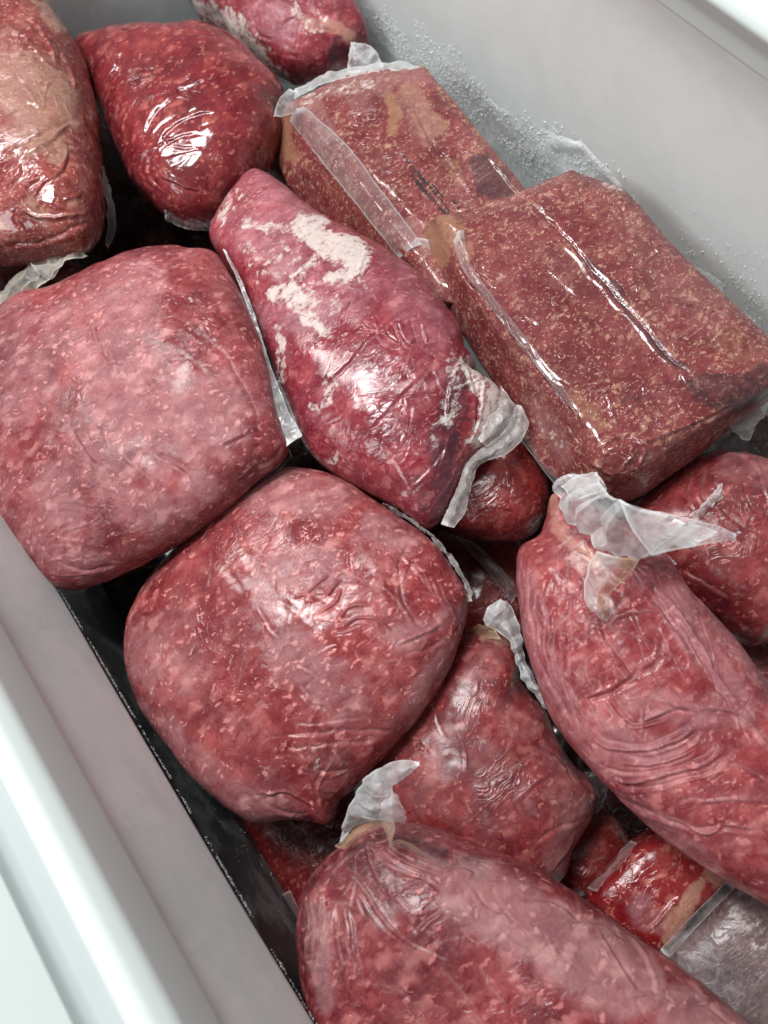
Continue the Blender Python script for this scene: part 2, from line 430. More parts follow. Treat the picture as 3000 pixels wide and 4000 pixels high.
pit, _, _ = seg_dist(Q, [(2200, 620), (2350, 720)])
h -= 0.0012 * np.exp(-(pit / 34) ** 2)
scat = smooth(0.42, 0.8, fbm(q, 330, 2, 21)) * smooth(0.0, 0.3, poly_mask(Q, [(1100, -300), (1500, -40), (1900, 260), (2450, 620), (3000, 780), (3300, 900), (3300, 1900), (1900, 1200), (1000, 0)], 90) + 0.2 * fbm(q, 14, 2, 2) - 0.25)
h = np.maximum(h, 0.0008 * scat)
P[:, 1] += 0.0010 - np.maximum(h, 0)
i, j = np.meshgrid(np.arange(nx - 1), np.arange(nz - 1), indexing='ij'); a = (i * nz + j).ravel()
o = link_mesh('ice_crust', P, np.stack([a, a + 1, a + nz + 1, a + nz], 1), ice, freezer, FO); o['kind'] = 'stuff'

def grains(name, pts, rmin, rmax, mat, seed):
    rng = np.random.default_rng(seed)
    base = np.array([(1, 0, 0), (-1, 0, 0), (0, 1, 0), (0, -1, 0), (0, 0, 1), (0, 0, -1)], float)
    tri = np.array([(0, 2, 4), (2, 1, 4), (1, 3, 4), (3, 0, 4), (2, 0, 5), (1, 2, 5), (3, 1, 5), (0, 3, 5)])
    n = len(pts); r = rmin + (rmax - rmin) * rng.random(n) ** 2.2
    Vb = base[None] * (0.6 + 0.8 * rng.random((n, 6, 1))) * r[:, None, None]
    ang = rng.random(n) * 6.28; c, s_ = np.cos(ang), np.sin(ang)
    Vr = Vb.copy(); Vr[..., 0] = Vb[..., 0] * c[:, None] - Vb[..., 2] * s_[:, None]; Vr[..., 2] = Vb[..., 0] * s_[:, None] + Vb[..., 2] * c[:, None]
    V = (Vr + pts[:, None]).reshape(-1, 3)
    F = (tri[None] + 6 * np.arange(n)[:, None, None]).reshape(-1, 3)
    o = link_mesh(name, V, F, mat, freezer, FO, shade=False); o['kind'] = 'stuff'; return o

rng = np.random.default_rng(3)
edge_grain = frost_material('frost_on_edge', (0.40, 0.43, 0.44), (0.62, 0.65, 0.66))
def col3(x, z): return np.stack([x, np.full(len(x), 0.3), z], 1)
n_ = 16000; x = rng.uniform(-0.62, 0.75, n_); t_ = rng.random(n_) ** 1.3
n1 = vnoise(col3(x, 0 * x), 34, 5) + 0.7 * vnoise(col3(x, 0 * x), 120, 6) + rng.normal(0, 0.35, n_)
k = n1 > -0.1 + 1.0 * t_
x = x[k]; t_ = t_[k]
grains('frost_grains', np.stack([x, NY - 0.0065 - 0.008 * t_ + 0.0012 * rng.random(len(x)), 0.034 - 0.024 * t_], 1), 0.0002, 0.0009, edge_grain, 14)
n_ = 36000; x = rng.uniform(-0.62, 0.75, n_); z = rng.uniform(-0.14, 0.012, n_)
cl = vnoise(col3(x, z * 2.2), 80, 5) + 0.7 * vnoise(col3(x, z * 1.5), 260, 6) + 2.2 * (z + 0.03)
k = cl > 0.42
x = x[k]; z = z[k]
grains('frost_grains', np.stack([x, np.full(len(x), NY - 0.0194), z], 1), 0.0002, 0.0007, edge_grain, 4)
pts = []
for _ in range(9000):
    px = rng.uniform(2000, 3050); py = rng.uniform(600, 1500)
    if py < 560 + (px - 2000) * 0.40 + rng.normal(60, 90): continue
    pts.append(wall_point(px, py, FY + 0.0095))
pts = np.array(pts); pts = pts[vnoise(pts, 45, 7) > rng.uniform(-0.2, 0.8, len(pts))]
grains('frost_grains', pts, 0.0002, 0.0008, grain_mat, 5)
q_ = np.stack([rng.uniform(-0.88, 0.30, 60000), np.full(60000, FY + 0.0085), rng.uniform(-0.10, 0.15, 60000)], 1)
Q_ = to_px(q_)
m_ = poly_mask(Q_, [(1330, -60), (1500, 40), (1640, 110), (1760, 190), (1860, 300), (1960, 400), (2110, 470), (2280, 560), (2400, 680), (2500, 790), (2560, 900), (2700, 1010),
                    (3000, 1290), (3100, 1500), (2600, 1500), (1900, 1200), (1400, 500), (1100, 0)], 50)
q_ = q_[(m_ + 0.45 * vnoise(q_, 60, 31) + 0.25 * vnoise(q_, 200, 32)) > rng.uniform(0.55, 1.3, len(q_))][:16000]
grains('frost_grains', q_, 0.0003, 0.0011, grain_mat, 6)

# ------------------------------------------------------------------ bags
ATTRS = ('frost', 'haze', 'dark', 'tan')

def normals_of(V, F):
    a, b, c, d = (V[F[:, k]] for k in range(4))
    n = np.cross(c - a, d - b)
    N = np.zeros_like(V)
    for k in range(4): 
        for ax in range(3): N[:, ax] += np.bincount(F[:, k], n[:, ax], len(V))
    return N / (np.linalg.norm(N, axis=1, keepdims=True) + 1e-12)

def ring_faces(nr, n):
    i, j = np.meshgrid(np.arange(nr - 1), np.arange(n), indexing='ij')
    j2 = (j + 1) % n
    return np.stack([(i * n + j).ravel(), ((i + 1) * n + j).ravel(), ((i + 1) * n + j2).ravel(), (i * n + j2).ravel()], 1)

def random_creases(outline, n, seed, ang=None, spread=0.5, length=(60, 220), width=(5, 9), amp=(-0.9, 0.9), region=None):
    rng = random.Random(seed); out = np.asarray(outline, float)[:, :2]; c = out.mean(0); res = []
    tries = 0
    while len(res) < n and tries < n * 30:
        tries += 1
        k = rng.random() * len(out); a = out[int(k) % len(out)]; t = rng.random() ** 0.5 * 0.95
        p = c + (a - c) * t + np.array([rng.uniform(-40, 40), rng.uniform(-40, 40)])
        if region is not None and np.linalg.norm(p - np.array(region[:2])) > region[2]: continue
        th = (ang if ang is not None else rng.uniform(0, math.pi)) + rng.gauss(0, spread)
        L = rng.uniform(*length); bend = rng.gauss(0, 0.35)
        line = []
        for s in np.linspace(-0.5, 0.5, 5):
            line.append((p[0] + L * s * math.cos(th + bend * s), p[1] + L * s * math.sin(th + bend * s)))
        res.append((line, rng.uniform(*width) * 0.9, rng.uniform(*amp) * 0.6))
    return res

def detail(V, F, creases, paint, lumps, lump_scale, seed, crest=0.0):
    N = normals_of(V, F)
    if (N[:, 2] * (V[:, 2] - V[:, 2].mean())).sum() < 0: N = -N
    Q = to_px(V); up = smooth(-0.15, 0.25, N[:, 2])
    disp = lumps * (fbm(V, lump_scale, 3, seed) * 0.75 + 0.10 * fbm(V, lump_scale * 6, 2, seed + 3))
    wob = np.stack([vnoise(V, 60, seed + 50), vnoise(V, 60, seed + 51)], 1) * 9 + np.stack([vnoise(V, 190, seed + 52), vnoise(V, 190, seed + 53)], 1) * 3
    Qw = Q + wob
    white_crest = np.zeros(len(V))
    Qp = Q + np.stack([fbm(V, 45, 3, seed + 60), fbm(V, 45, 3, seed + 61)], 1) * 26
    for line, wd, amp in creases:
        wd = wd * 0.74; amp = amp * 0.82
        ln = catmull(np.asarray(line, float), max(8, 5 * len(line)), False) if len(line) > 2 else np.asarray(line, float)
        lo, hi = ln.min(0) - wd * 6, ln.max(0) + wd * 6
        m = np.where(((Qw > lo) & (Qw < hi)).all(1))[0]
        if len(m) == 0: continue
        d, t, sd = seg_dist(Qw[m], ln)
        taper = np.clip(np.sin(np.pi * np.clip(t, 0.02, 0.98)) * 2.0, 0, 1)
        prof = np.exp(-np.abs(d) / wd) - 0.45 * np.exp(-((d - 2.0 * wd) / (1.3 * wd)) ** 2) * (sd > 0)
        disp[m] += amp * 0.001 * prof * taper * up[m]
        if crest: white_crest[m] = np.maximum(white_crest[m], min(1, abs(amp) / 0.55) * crest * 0.8 * np.exp(-np.abs(d) / (wd * 0.9)) * taper)
    A = {k: np.zeros(len(V)) for k in ATTRS}
    for kind, line, rad, st in paint:
        d, t, sd = seg_dist(Qp, line)
        v = st * smooth(rad * 1.35, rad * 0.45, d) * smooth(-0.3, 0.1, N[:, 2])
        A[kind] = np.maximum(A[kind], v)
    A['haze'] = A['haze'] + white_crest
    V2 = V + N * disp[:, None]
    return V2, A

def pillow(name, outline, z, H, mat, label, cat='bag of meat', n=420, rings=140, power=2.5, Hb=None, fit=True, center=None,
           lumps=2.2, lump_scale=22, creases=(), paint=(), seed=1, group='bags of frozen ground meat', crest=0.0):
    """plump bag: px outline at mid height z (or px,py,z triples), domed by H above and Hb below"""
    Hb = H if Hb is None else Hb
    n = int(n * 0.87); rings = int(rings * 0.87)
    O = np.array([(p[0], p[1], p[2] if len(p) > 2 else z) for p in outline], float)
    Op = catmull(O, n)
    target = Op[:, :2]
    W0 = np.array([at(a, b, c) for a, b, c in Op])
    C = W0.mean(0) if center is None else at(center[0], center[1], center[2] if len(center) > 2 else z)
    scale = np.ones(n)
    circ = np.linalg.norm((W0 - C)[:, :2], axis=1)
    def build(nr, nb):
        R0 = (W0 - C) * scale[:, None]; k = np.linalg.norm(R0[:, :2], axis=1)
        rows = []
        sm = R0.copy()
        for _ in range(3):
            sm = 0.25 * np.roll(sm, n // 40, 0) + 0.5 * sm + 0.25 * np.roll(sm, -(n // 40), 0)
        for side, cnt, h in ((1, nr, H), (-1, nb, Hb)):
            u = np.linspace(0, 1, cnt)
            for t in (u if side == 1 else u[::-1][1:]):
                ph = t * math.pi / 2
                r = math.sin(ph) ** (2.0 / power) if t > 0 else 0
                r = max(r, 0.003)
                hh = h * max(0.0, math.cos(ph)) ** (2.0 / power)
                b = r ** 2.5
                rr = (sm * (1 - b) + R0 * b) * r
                p = C + rr; p = p.copy(); p[:, 2] += side * hh
                rows.append(p)
        return np.concatenate(rows), nr + nb - 1
    if fit:
        cpx = to_px(C[None])[0]
        tv = target - cpx; ta = np.arctan2(tv[:, 1], tv[:, 0]); tr = np.linalg.norm(tv, axis=1)
        order = np.argsort(ta)
        for it in range(4):
            Vc, _ = build(26, 10); q = to_px(Vc) - cpx
            qa = np.arctan2(q[:, 1], q[:, 0]); qr = np.linalg.norm(q, axis=1)
            nb_ = 180; bins = ((qa + math.pi) / (2 * math.pi) * nb_).astype(int) % nb_
            mx = np.zeros(nb_); np.maximum.at(mx, bins, qr)
            for _ in range(3): mx = np.where(mx == 0, np.maximum(np.roll(mx, 1), np.roll(mx, -1)), mx)
            bc = (np.arange(nb_) + 0.5) / nb_ * 2 * math.pi - math.pi
            tt = np.interp(bc, ta[order], tr[order], period=2 * math.pi)
            ratio = np.clip(tt / np.maximum(mx, 1), 0.75, 1.2)
            ratio = 0.25 * np.roll(ratio, 1) + 0.5 * ratio + 0.25 * np.roll(ratio, -1)
            scale *= np.interp(ta, bc, ratio, period=2 * math.pi)
            scale = 0.25 * np.roll(scale, 2) + 0.5 * scale + 0.25 * np.roll(scale, -2)
    V, nr = build(rings, max(12, rings // 4))
    F = ring_faces(nr, n)
    V, A = detail(V, F, creases, paint, lumps * 0.001, lump_scale, seed, crest)
    base = C.copy(); base[2] = C[2] - Hb
    root = thing(name, label, cat, tuple(base), group)
    body = link_mesh('bag_body', V, F, mat, root, base, A)
    root['_base'] = 0.0; del root['_base']
    return root, base, V, F

def block(name, rings_px, mat, label, n=460, rings=200, group='bags of frozen ground meat', cat='bag of meat', creases=(), paint=(), lumps=1.2, lump_scale=20, seed=1, corners=()):
    """brick-shaped pack: matching px rings with heights from the top face down to the base"""
    n = int(n * 0.87); rings = int(rings * 0.87)
    def sharpen(r):
        out_ = []
        for i_, p_ in enumerate(r):
            p_ = np.array(p_, float)
            if i_ in corners:
                a_, b_ = np.array(r[i_ - 1], float), np.array(r[(i_ + 1) % len(r)], float)
                out_ += [p_ + (a_ - p_) * 0.16, p_, p_ + (b_ - p_) * 0.16]
            else: out_.append(p_)
        return np.array(out_)
    K = [sharpen(r) for r in rings_px]
    for r, g in zip(K, (1.02, 1.045, 1.035, 1.0)):
        c_ = r[:, :2].mean(0); r[:, :2] = c_ + (r[:, :2] - c_) * g
    W_ = []
    for r in K:
        O = catmull(r, n); W_.append(np.array([at(a, b, c) for a, b, c in O]))
    c0 = W_[0].mean(0); cz = W_[-1].mean(0)
    ctrl = [c0 + (W_[0] - c0) * f for f in (0.004, 0.35, 0.7, 0.92)] + [W_[0], W_[1], W_[1], W_[2], W_[2], W_[3]] + [cz + (W_[-1] - cz) * f for f in (0.8, 0.3, 0.004)]
    ctrl = np.array(ctrl)                              # (k, n, 3)
    # uniform cubic b-spline through the profile
    k = len(ctrl); ext = np.concatenate([ctrl[:1] * 2 - ctrl[1:2], ctrl, ctrl[-1:] * 2 - ctrl[-2:-1]])
    ts = np.linspace(0, k - 1 - 1e-6, rings); rows = []
    for t in ts:
        i = int(t); f = t - i
        b = [(1 - f) ** 3 / 6, (3 * f ** 3 - 6 * f ** 2 + 4) / 6, (-3 * f ** 3 + 3 * f ** 2 + 3 * f + 1) / 6, f ** 3 / 6]
        rows.append(sum(b[q] * ext[min(i + q, len(ext) - 1)] for q in range(4)))
    V = np.concatenate(rows); F = ring_faces(rings, n)
    V, A = detail(V, F, creases, paint, lumps * 0.001, lump_scale, seed)
    base = V.mean(0); base[2] = V[:, 2].min()
    root = thing(name, label, cat, tuple(base), group)
    link_mesh('bag_body', V, F, mat, root, base, A)
    return root, base, V, F

def sheet(name, net, mat, root, base, nu=90, nv=36, crumple=1.0, cscale=110, seed=1, stain=0.0, bub=None, edge_rows=True, ruffle=0.0, ruffle_n=9, label=None):
    """crumpled film: control net of (px, py, z) rows"""
    G = np.array([[at(*p) for p in row] for row in net])          # (r, c, 3)
    rows = np.array([catmull(r, nu, False) for r in G])           # (r, nu, 3)
    cols = np.array([catmull(rows[:, k], nv, False) for k in range(nu)])   # (nu, nv, 3)
    V = cols.reshape(-1, 3)
    i, j = np.meshgrid(np.arange(nu - 1), np.arange(nv - 1), indexing='ij'); a = (i * nv + j).ravel()
    F = np.stack([a, a + 1, a + nv + 1, a + nv], 1)
    N = normals_of(V, F)
    U, T = np.meshgrid(np.linspace(0, 1, nu), np.linspace(0, 1, nv), indexing='ij'); U = U.ravel(); T = T.ravel()
    d = (0.5 - np.abs(vnoise(V, cscale, seed))) * 1.0 + (0.5 - np.abs(vnoise(V, cscale * 2.3, seed + 4))) * 0.30 + (0.5 - np.abs(vnoise(V, cscale * 5, seed + 9))) * 0.05
    V = V + N * (d * crumple * 0.001)[:, None]
    jit = np.stack([vnoise(V, cscale * 1.2, seed + k) for k in (21, 22, 23)], 1)
    V = V + jit * crumple * 0.0006
    if ruffle:
        ph = U * ruffle_n + 0.55 * vnoise(V, 45, seed) + 0.25 * T * math.sin(seed); tri = np.abs((ph % 1.0) * 2 - 1) * 2 - 1; tri2 = np.abs(((ph * 0.47 + 0.3) % 1.0) * 2 - 1) * 2 - 1
        V = V + N * (ruffle * 0.001 * (tri + 0.8 * tri2) * (0.35 + 0.65 * np.sin(np.pi * np.clip(T * 0.8 + 0.1, 0, 1))))[:, None]
    e = np.maximum.reduce([smooth(0.05, 0.0, U), smooth(0.95, 1.0, U), smooth(0.07, 0.0, T) , smooth(0.93, 1.0, T)])
    A = {'edge': e, 'bub': np.zeros(len(V)) if bub is None else smooth(bub[1], bub[0], T), 'tan': np.full(len(V), float(stain)) if np.isscalar(stain) else smooth(stain[1], stain[0], T)}
    o = link_mesh(name, V, F, mat, root, base, A)
    if label: o['label'] = label
    return o

#--BAGS--
# ---- materials of the bags
M_glossy = meat_material('meat_glossy_red', deep=(0.070, 0.003, 0.007), mid=(0.165, 0.010, 0.016), light=(0.30, 0.042, 0.042), fleck=(0.48, 0.14, 0.11),
                         haze=0.10, haze_col=(0.28, 0.11, 0.12), gloss=0.09, fleck_amt=0.6, wrinkle=0.28, rot=0.9, fleck_scale=105, glitter=0.1)
M_pink = meat_material('meat_frosted_pink', coat=0.85, mid=(0.225, 0.028, 0.034), light=(0.40, 0.100, 0.100), fleck=(0.53, 0.205, 0.195), haze=0.55, haze_col=(0.37, 0.175, 0.19), gloss=0.13, fleck_amt=0.75, wrinkle=0.55, rot=-0.5, fleck_scale=115, glitter=1.0)
M_pink2 = meat_material('meat_frosted_rose', coat=0.62, deep=(0.095, 0.006, 0.010), mid=(0.24, 0.026, 0.031), light=(0.41, 0.095, 0.092), fleck=(0.55, 0.20, 0.185), haze=0.42, haze_col=(0.38, 0.18, 0.19), gloss=0.10, fleck_amt=0.85, wrinkle=0.45, rot=0.7, fleck_scale=105, seed=1.3)
M_center = meat_material('meat_crimson', deep=(0.085, 0.003, 0.010), mid=(0.20, 0.012, 0.024), light=(0.36, 0.070, 0.080), fleck=(0.50, 0.17, 0.165), haze=0.34,
                         haze_col=(0.36, 0.14, 0.17), gloss=0.11, fleck_amt=0.5, wrinkle=0.5, rot=-0.3, fleck_scale=120, seed=2.1)
M_sausage = meat_material('meat_wrinkled_rose', coat=0.62, deep=(0.085, 0.005, 0.009), mid=(0.22, 0.022, 0.028), light=(0.38, 0.085, 0.082), haze=0.36, haze_col=(0.36, 0.16, 0.175), gloss=0.16,
                          fleck_amt=0.6, wrinkle=0.6, rot=0.2, fleck_scale=105, seed=3.2)
M_front = meat_material('meat_front_mauve', coat=0.62, deep=(0.070, 0.006, 0.011), mid=(0.195, 0.020, 0.027), light=(0.37, 0.085, 0.085), haze=0.32, haze_col=(0.38, 0.195, 0.20), gloss=0.18,
                        fleck_amt=0.7, wrinkle=0.5, rot=-0.8, fleck_scale=90, seed=4.4)
M_back = meat_material('meat_frosted_dark', deep=(0.065, 0.003, 0.006), mid=(0.170, 0.013, 0.017), light=(0.31, 0.055, 0.053), fleck=(0.46, 0.15, 0.125), haze=0.25, haze_col=(0.28, 0.12, 0.125), gloss=0.25, fleck_amt=0.55, wrinkle=0.35, rot=0.4, fleck_scale=110, seed=5.1)
M_block = meat_material('meat_brown_red', deep=(0.085, 0.010, 0.012), mid=(0.145, 0.021, 0.027), light=(0.26, 0.066, 0.062), fleck=(0.47, 0.275, 0.185), haze=0.36, haze_col=(0.25, 0.115, 0.11),
                        gloss=0.10, fleck_amt=0.70, wrinkle=0.32, rot=0.9, fleck_scale=230, seed=6.3, glitter=0.1, tan_col=(0.34, 0.175, 0.095))
M_corner = meat_material('meat_brown_corner', deep=(0.10, 0.006, 0.009), mid=(0.19, 0.020, 0.021), light=(0.34, 0.085, 0.068), fleck=(0.52, 0.27, 0.20), haze=0.15, haze_col=(0.36, 0.19, 0.175),
                         gloss=0.06, fleck_amt=0.6, wrinkle=1.0, rot=0.3, fleck_scale=150, seed=7.7, glitter=0.1, tan_col=(0.40, 0.25, 0.175))
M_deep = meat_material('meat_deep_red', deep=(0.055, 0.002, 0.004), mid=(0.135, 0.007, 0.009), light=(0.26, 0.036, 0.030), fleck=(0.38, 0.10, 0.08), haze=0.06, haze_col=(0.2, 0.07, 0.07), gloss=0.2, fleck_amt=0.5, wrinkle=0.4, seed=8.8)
M_bright = meat_material('meat_bright_red', deep=(0.12, 0.002, 0.005), mid=(0.215, 0.008, 0.011), light=(0.36, 0.035, 0.032), fleck=(0.50, 0.15, 0.12), haze=0.08, gloss=0.2, fleck_amt=0.9, wrinkle=0.3, fleck_scale=150, seed=9.2)
M_grey = meat_material('meat_frosted_grey', deep=(0.07, 0.035, 0.035), mid=(0.14, 0.085, 0.085), light=(0.24, 0.16, 0.155), fleck=(0.38, 0.3, 0.28), haze=0.75, haze_col=(0.30, 0.295, 0.30), gloss=0.3, fleck_amt=0.3, wrinkle=0.4, seed=10.4)
F_clear = film_material('film_clear', tint=(0.70,0.70,0.71), milky=0.06, rough=0.10, bub=0.5)
F_milky = film_material('film_milky', tint=(0.88,0.88,0.88), milky=0.36, rough=0.16, bub=1.0)
F_frost = film_material('film_frosted', tint=(0.64, 0.60, 0.58), milky=0.50, rough=0.35, bub=1.0)
F_yellow = film_material('film_yellowed', tint=(0.70, 0.68, 0.64), milky=0.38, rough=0.2, bub=0.6, stain=(0.60, 0.43, 0.27))
F_smoke = film_material('film_smoky', tint=(0.40, 0.37, 0.37), milky=0.16, rough=0.35, bub=0.2)

NAME = 'ground_meat_bag'
# ---- top bag against the corner
out0 = [(690, -150), (755, 30), (850, 130), (985, 235), (1110, 328), (1180, 345), (1290, 315), (1400, 250), (1442, 165), (1425, 80), (1375, -20), (1250, -200), (950, -300)]
pillow(NAME, out0, -0.06, 0.055, M_center, 'whitish and crimson bag of meat at the top edge, above the printed block', n=360, rings=110, seed=11,
       creases=random_creases(out0, 36, 5, length=(50, 160), width=(5, 9), amp=(-1.2, 1.4)) + [([(1010, 20), (990, 90), (1010, 130), (1080, 160)], 8, -2.2), ([(1090, 90), (1180, 60), (1240, 90), (1320, 120)], 8, 2.0), ([(1150, -20), (1170, 40), (1190, 100)], 7, 2)],
       paint=[('frost', [(740, 20), (840, 90), (960, 200), (1060, 290), (1110, 330)], 62, 0.85), ('frost', [(870, 60), (960, 120), (1000, 170)], 40, 0.75), ('frost', [(1150, -20), (1170, 60), (1230, 120)], 22, 0.6),
              ('haze', [(1040, 60), (1090, 110)], 80, 0.6), ('tan', [(1200, 90), (1290, 120), (1360, 170)], 32, 0.75), ('dark', [(1300, 190), (1340, 250)], 34, 0.7)])
r0, b0 = [o for o in COL.objects if o.type == 'EMPTY'][-1], None
b0 = np.array(r0.location)
sheet('film_flap', [[(1370, 165, -0.035), (1420, 170, -0.03), (1470, 200, -0.028)], [(1365, 220, -0.035), (1440, 230, -0.03), (1500, 262, -0.03)], [(1360, 285, -0.04), (1420, 285, -0.04), (1500, 270, -0.035)]], F_milky, r0, b0, 60, 40, 2.2, 130, 4)

# ---- glossy round bag
out2 = [(285, 175), (362, 112), (497, 86), (600, 84), (690, 86), (768, 88), (870, 120), (1000, 210), (1112, 340), (1125, 470), (1085, 620), (1000, 760), (900, 860), (832, 890), (750, 900), (651, 852), (542, 741), (452, 588), (385, 440), (310, 280)]
c2 = [([(480, 180), (440, 260), (395, 340), (378, 390)], 9, -3.2), ([(850, 300), (760, 330), (660, 400), (590, 470), (570, 540)], 10, -1.8), ([(840, 440), (740, 460), (650, 520), (615, 570)], 7, -1.6), ([(760, 525), (690, 540), (630, 580)], 6, -1.3)]
for k in range(6):
    c2.append(([(700 - 10 * k, 545 + 4 * k), (620 - 14 * k, 560 + 6 * k), (585 - 16 * k, 620 + 4 * k), (590 - 15 * k, 690 + 4 * k), (650 - 24 * k, 745)], 5.5, (-1.7, 1.5)[k % 2]))
for k in range(7): c2.append(([(600 + 22 * k, 640 + 12 * k), (640 + 20 * k, 690 + 8 * k), (690 + 16 * k, 715 + 5 * k)], 5, 1.2))
c2 += random_creases(out2, 26, 8, ang=-0.6, spread=0.4, amp=(-0.9, 0.7), length=(90, 300), region=(520, 450, 330))
c2 += [([(430, 300), (700, 140), (900, 150)], 8, -0.8), ([(700, 470), (900, 330), (1010, 300)], 9, -1.1)]
root, base, V, F = pillow(NAME, out2, -0.02, 0.06, M_glossy, 'shiny dark red round bag of meat with a broad white highlight', n=500, rings=170, seed=12, lumps=2.0, lump_scale=11, creases=c2)
sheet('film_flap', [[(640, 800, -0.005), (700, 830, -0.01), (800, 870, -0.02)], [(650, 860, -0.02), (740, 895, -0.025), (835, 898, -0.03)]], F_clear, root, base, 60, 20, 1.5, 160, 5)

# ---- top left corner bag
out1 = [(170, -20), (60, -240), (-150, -380), (-420, -160), (-500, 400), (-420, 850), (-150, 1010), (60, 1040), (300, 1000), (392, 930), (415, 800), (405, 650), (395, 530), (376, 390), (310, 205), (232, 76)]
c1 = [([(30, 90), (60, 130), (100, 150), (130, 200)], 9, 2.2), ([(0, 20), (50, 60), (90, 100), (140, 140)], 8, 2.4), ([(110, 60), (160, 120), (200, 190), (225, 250)], 8, 2.6), ([(130, 180), (170, 230), (215, 260)], 7, 2.2),
      ([(240, 200), (280, 280), (300, 360)], 8, 2.2), ([(0, 580), (100, 550), (200, 500), (290, 470), (330, 400)], 12, -3.0), ([(100, 600), (200, 540), (290, 470), (325, 420)], 10, 2.2),
      ([(0, 740), (60, 690), (90, 640)], 10, 3.0), ([(40, 770), (100, 700), (140, 640)], 8, -3.0), ([(90, 800), (110, 720), (150, 690)], 8, 2.8), ([(130, 780), (160, 720), (200, 690)], 8, 2.4),
      ([(70, 810), (150, 850), (230, 850), (320, 830)], 9, 3.2), ([(270, 580), (260, 650), (210, 700)], 8, -2.6), ([(250, 780), (310, 760)], 8, 2.2), ([(0, 960), (120, 950), (260, 900), (360, 850)], 12, -2.6), ([(80, 900), (60, 850), (90, 800)], 12, -3)]
c1 += random_creases(out1, 60, 15, ang=0.9, spread=0.7, amp=(-1.6, 1.8), length=(50, 170), width=(5, 9), region=(150, 450, 560))
root, base, V, F = pillow(NAME, out1, 0.045, 0.06, M_corner, 'shiny crumpled bag of pale tan and red meat in the top left corner', n=560, rings=170, seed=13, lumps=3.2, lump_scale=14, creases=c1, center=(0, 430),
       paint=[('tan', [(0, 330), (120, 330), (200, 400), (150, 470)], 150, 0.72), ('tan', [(230, 560), (200, 620)], 34, 0.7), ('tan', [(130, 800), (180, 850)], 50, 0.5), ('tan', [(180, 30), (240, 90)], 34, 0.9), ('haze', [(0, 200), (60, 500)], 100, 0.35)])
sheet('film_flap', [[(395, 640, 0.03), (410, 760, 0.03), (425, 880, 0.02), (415, 960, 0.01)], [(410, 650, 0.02), (440, 770, 0.02), (455, 880, 0.01), (420, 975, 0.0)]], F_clear, root, base, 80, 16, 1.6, 90, 8)

# ---- printed block
t = 0.012; zb = -0.085
ring_a = [(1165, 432, t), (1400, 330, t), (1640, 300, t - 0.004), (1850, 545, t), (2040, 770, t), (2200, 980, t), (2000, 1090, t), (1760, 1120, t), (1615, 975, t), (1490, 822, t), (1370, 668, t), (1260, 540, t)]
ring_b = [(1140, 415, t - 0.006), (1390, 300, t - 0.006), (1658, 278, t - 0.010), (1875, 535, t - 0.006), (2075, 775, t - 0.006), (2250, 1010, t - 0.006), (2030, 1130, t - 0.006), (1740, 1160, t - 0.006), (1590, 990, t - 0.006), (1465, 835, t - 0.006), (1345, 680, t - 0.006), (1235, 550, t - 0.006)]
ring_c = [(1085, 520, -0.04), (1300, 420, -0.05), (1640, 400, -0.05), (1840, 620, -0.05), (2020, 830, -0.05), (2200, 1050, -0.05), (2000, 1200, -0.05), (1680, 1210, -0.04), (1480, 1080, -0.04), (1330, 950, -0.04), (1200, 800, -0.04), (1110, 680, -0.04)]
ring_d = [(1120, 620, zb), (1330, 540, zb), (1600, 520, zb), (1790, 700, zb), (1960, 880, zb), (2120, 1060, zb), (1950, 1180, zb), (1680, 1200, zb), (1500, 1090, zb), (1350, 960, zb), (1220, 820, zb), (1130, 700, zb)]
cB = [([(1640, 360), (1620, 440), (1660, 500), (1720, 600), (1800, 700)], 8, -2.2), ([(1680, 500), (1760, 640), (1860, 790)], 8, 1.6), ([(1900, 600), (2000, 720), (2060, 790)], 7, 1.8), ([(1420, 640), (1600, 820), (1720, 960)], 9, 0.9)]
cB += random_creases(ring_a, 22, 19, ang=0.9, spread=0.5, amp=(-0.8, 0.8))
root, base, V, F = block(NAME, [ring_a, ring_b, ring_c, ring_d], M_block, 'brownish red block pack of meat with black printed marks and a clear film pleat', seed=14, corners=(0, 2, 8), creases=cB, lumps=1.4,
      paint=[('frost', [(1190, 400), (1300, 370), (1420, 330)], 40, 0.45), ('haze', [(1190, 380), (1440, 320), (1640, 290)], 45, 0.95), ('haze', [(1230, 440), (1270, 520)], 40, 0.8), ('haze', [(1390, 390)], 40, 0.6),
             ('tan', [(1580, 370), (1690, 500)], 46, 0.78), ('tan', [(1500, 350), (1540, 450), (1530, 520)], 26, 0.75), ('haze', [(1590, 390), (1680, 520)], 42, 0.55), ('tan', [(1780, 700), (1740, 620)], 30, 0.5),
             ('dark', [(1860, 640), (1960, 760)], 50, 0.8), ('tan', [(1120, 480), (1130, 620)], 42, 0.8), ('tan', [(1300, 700), (1480, 930)], 60, 0.33), ('haze', [(1600, 900), (1720, 960)], 50, 0.7)])
bA = BVHTree.FromPolygons([tuple(v) for v in V], [tuple(int(x) for x in f) for f in F])
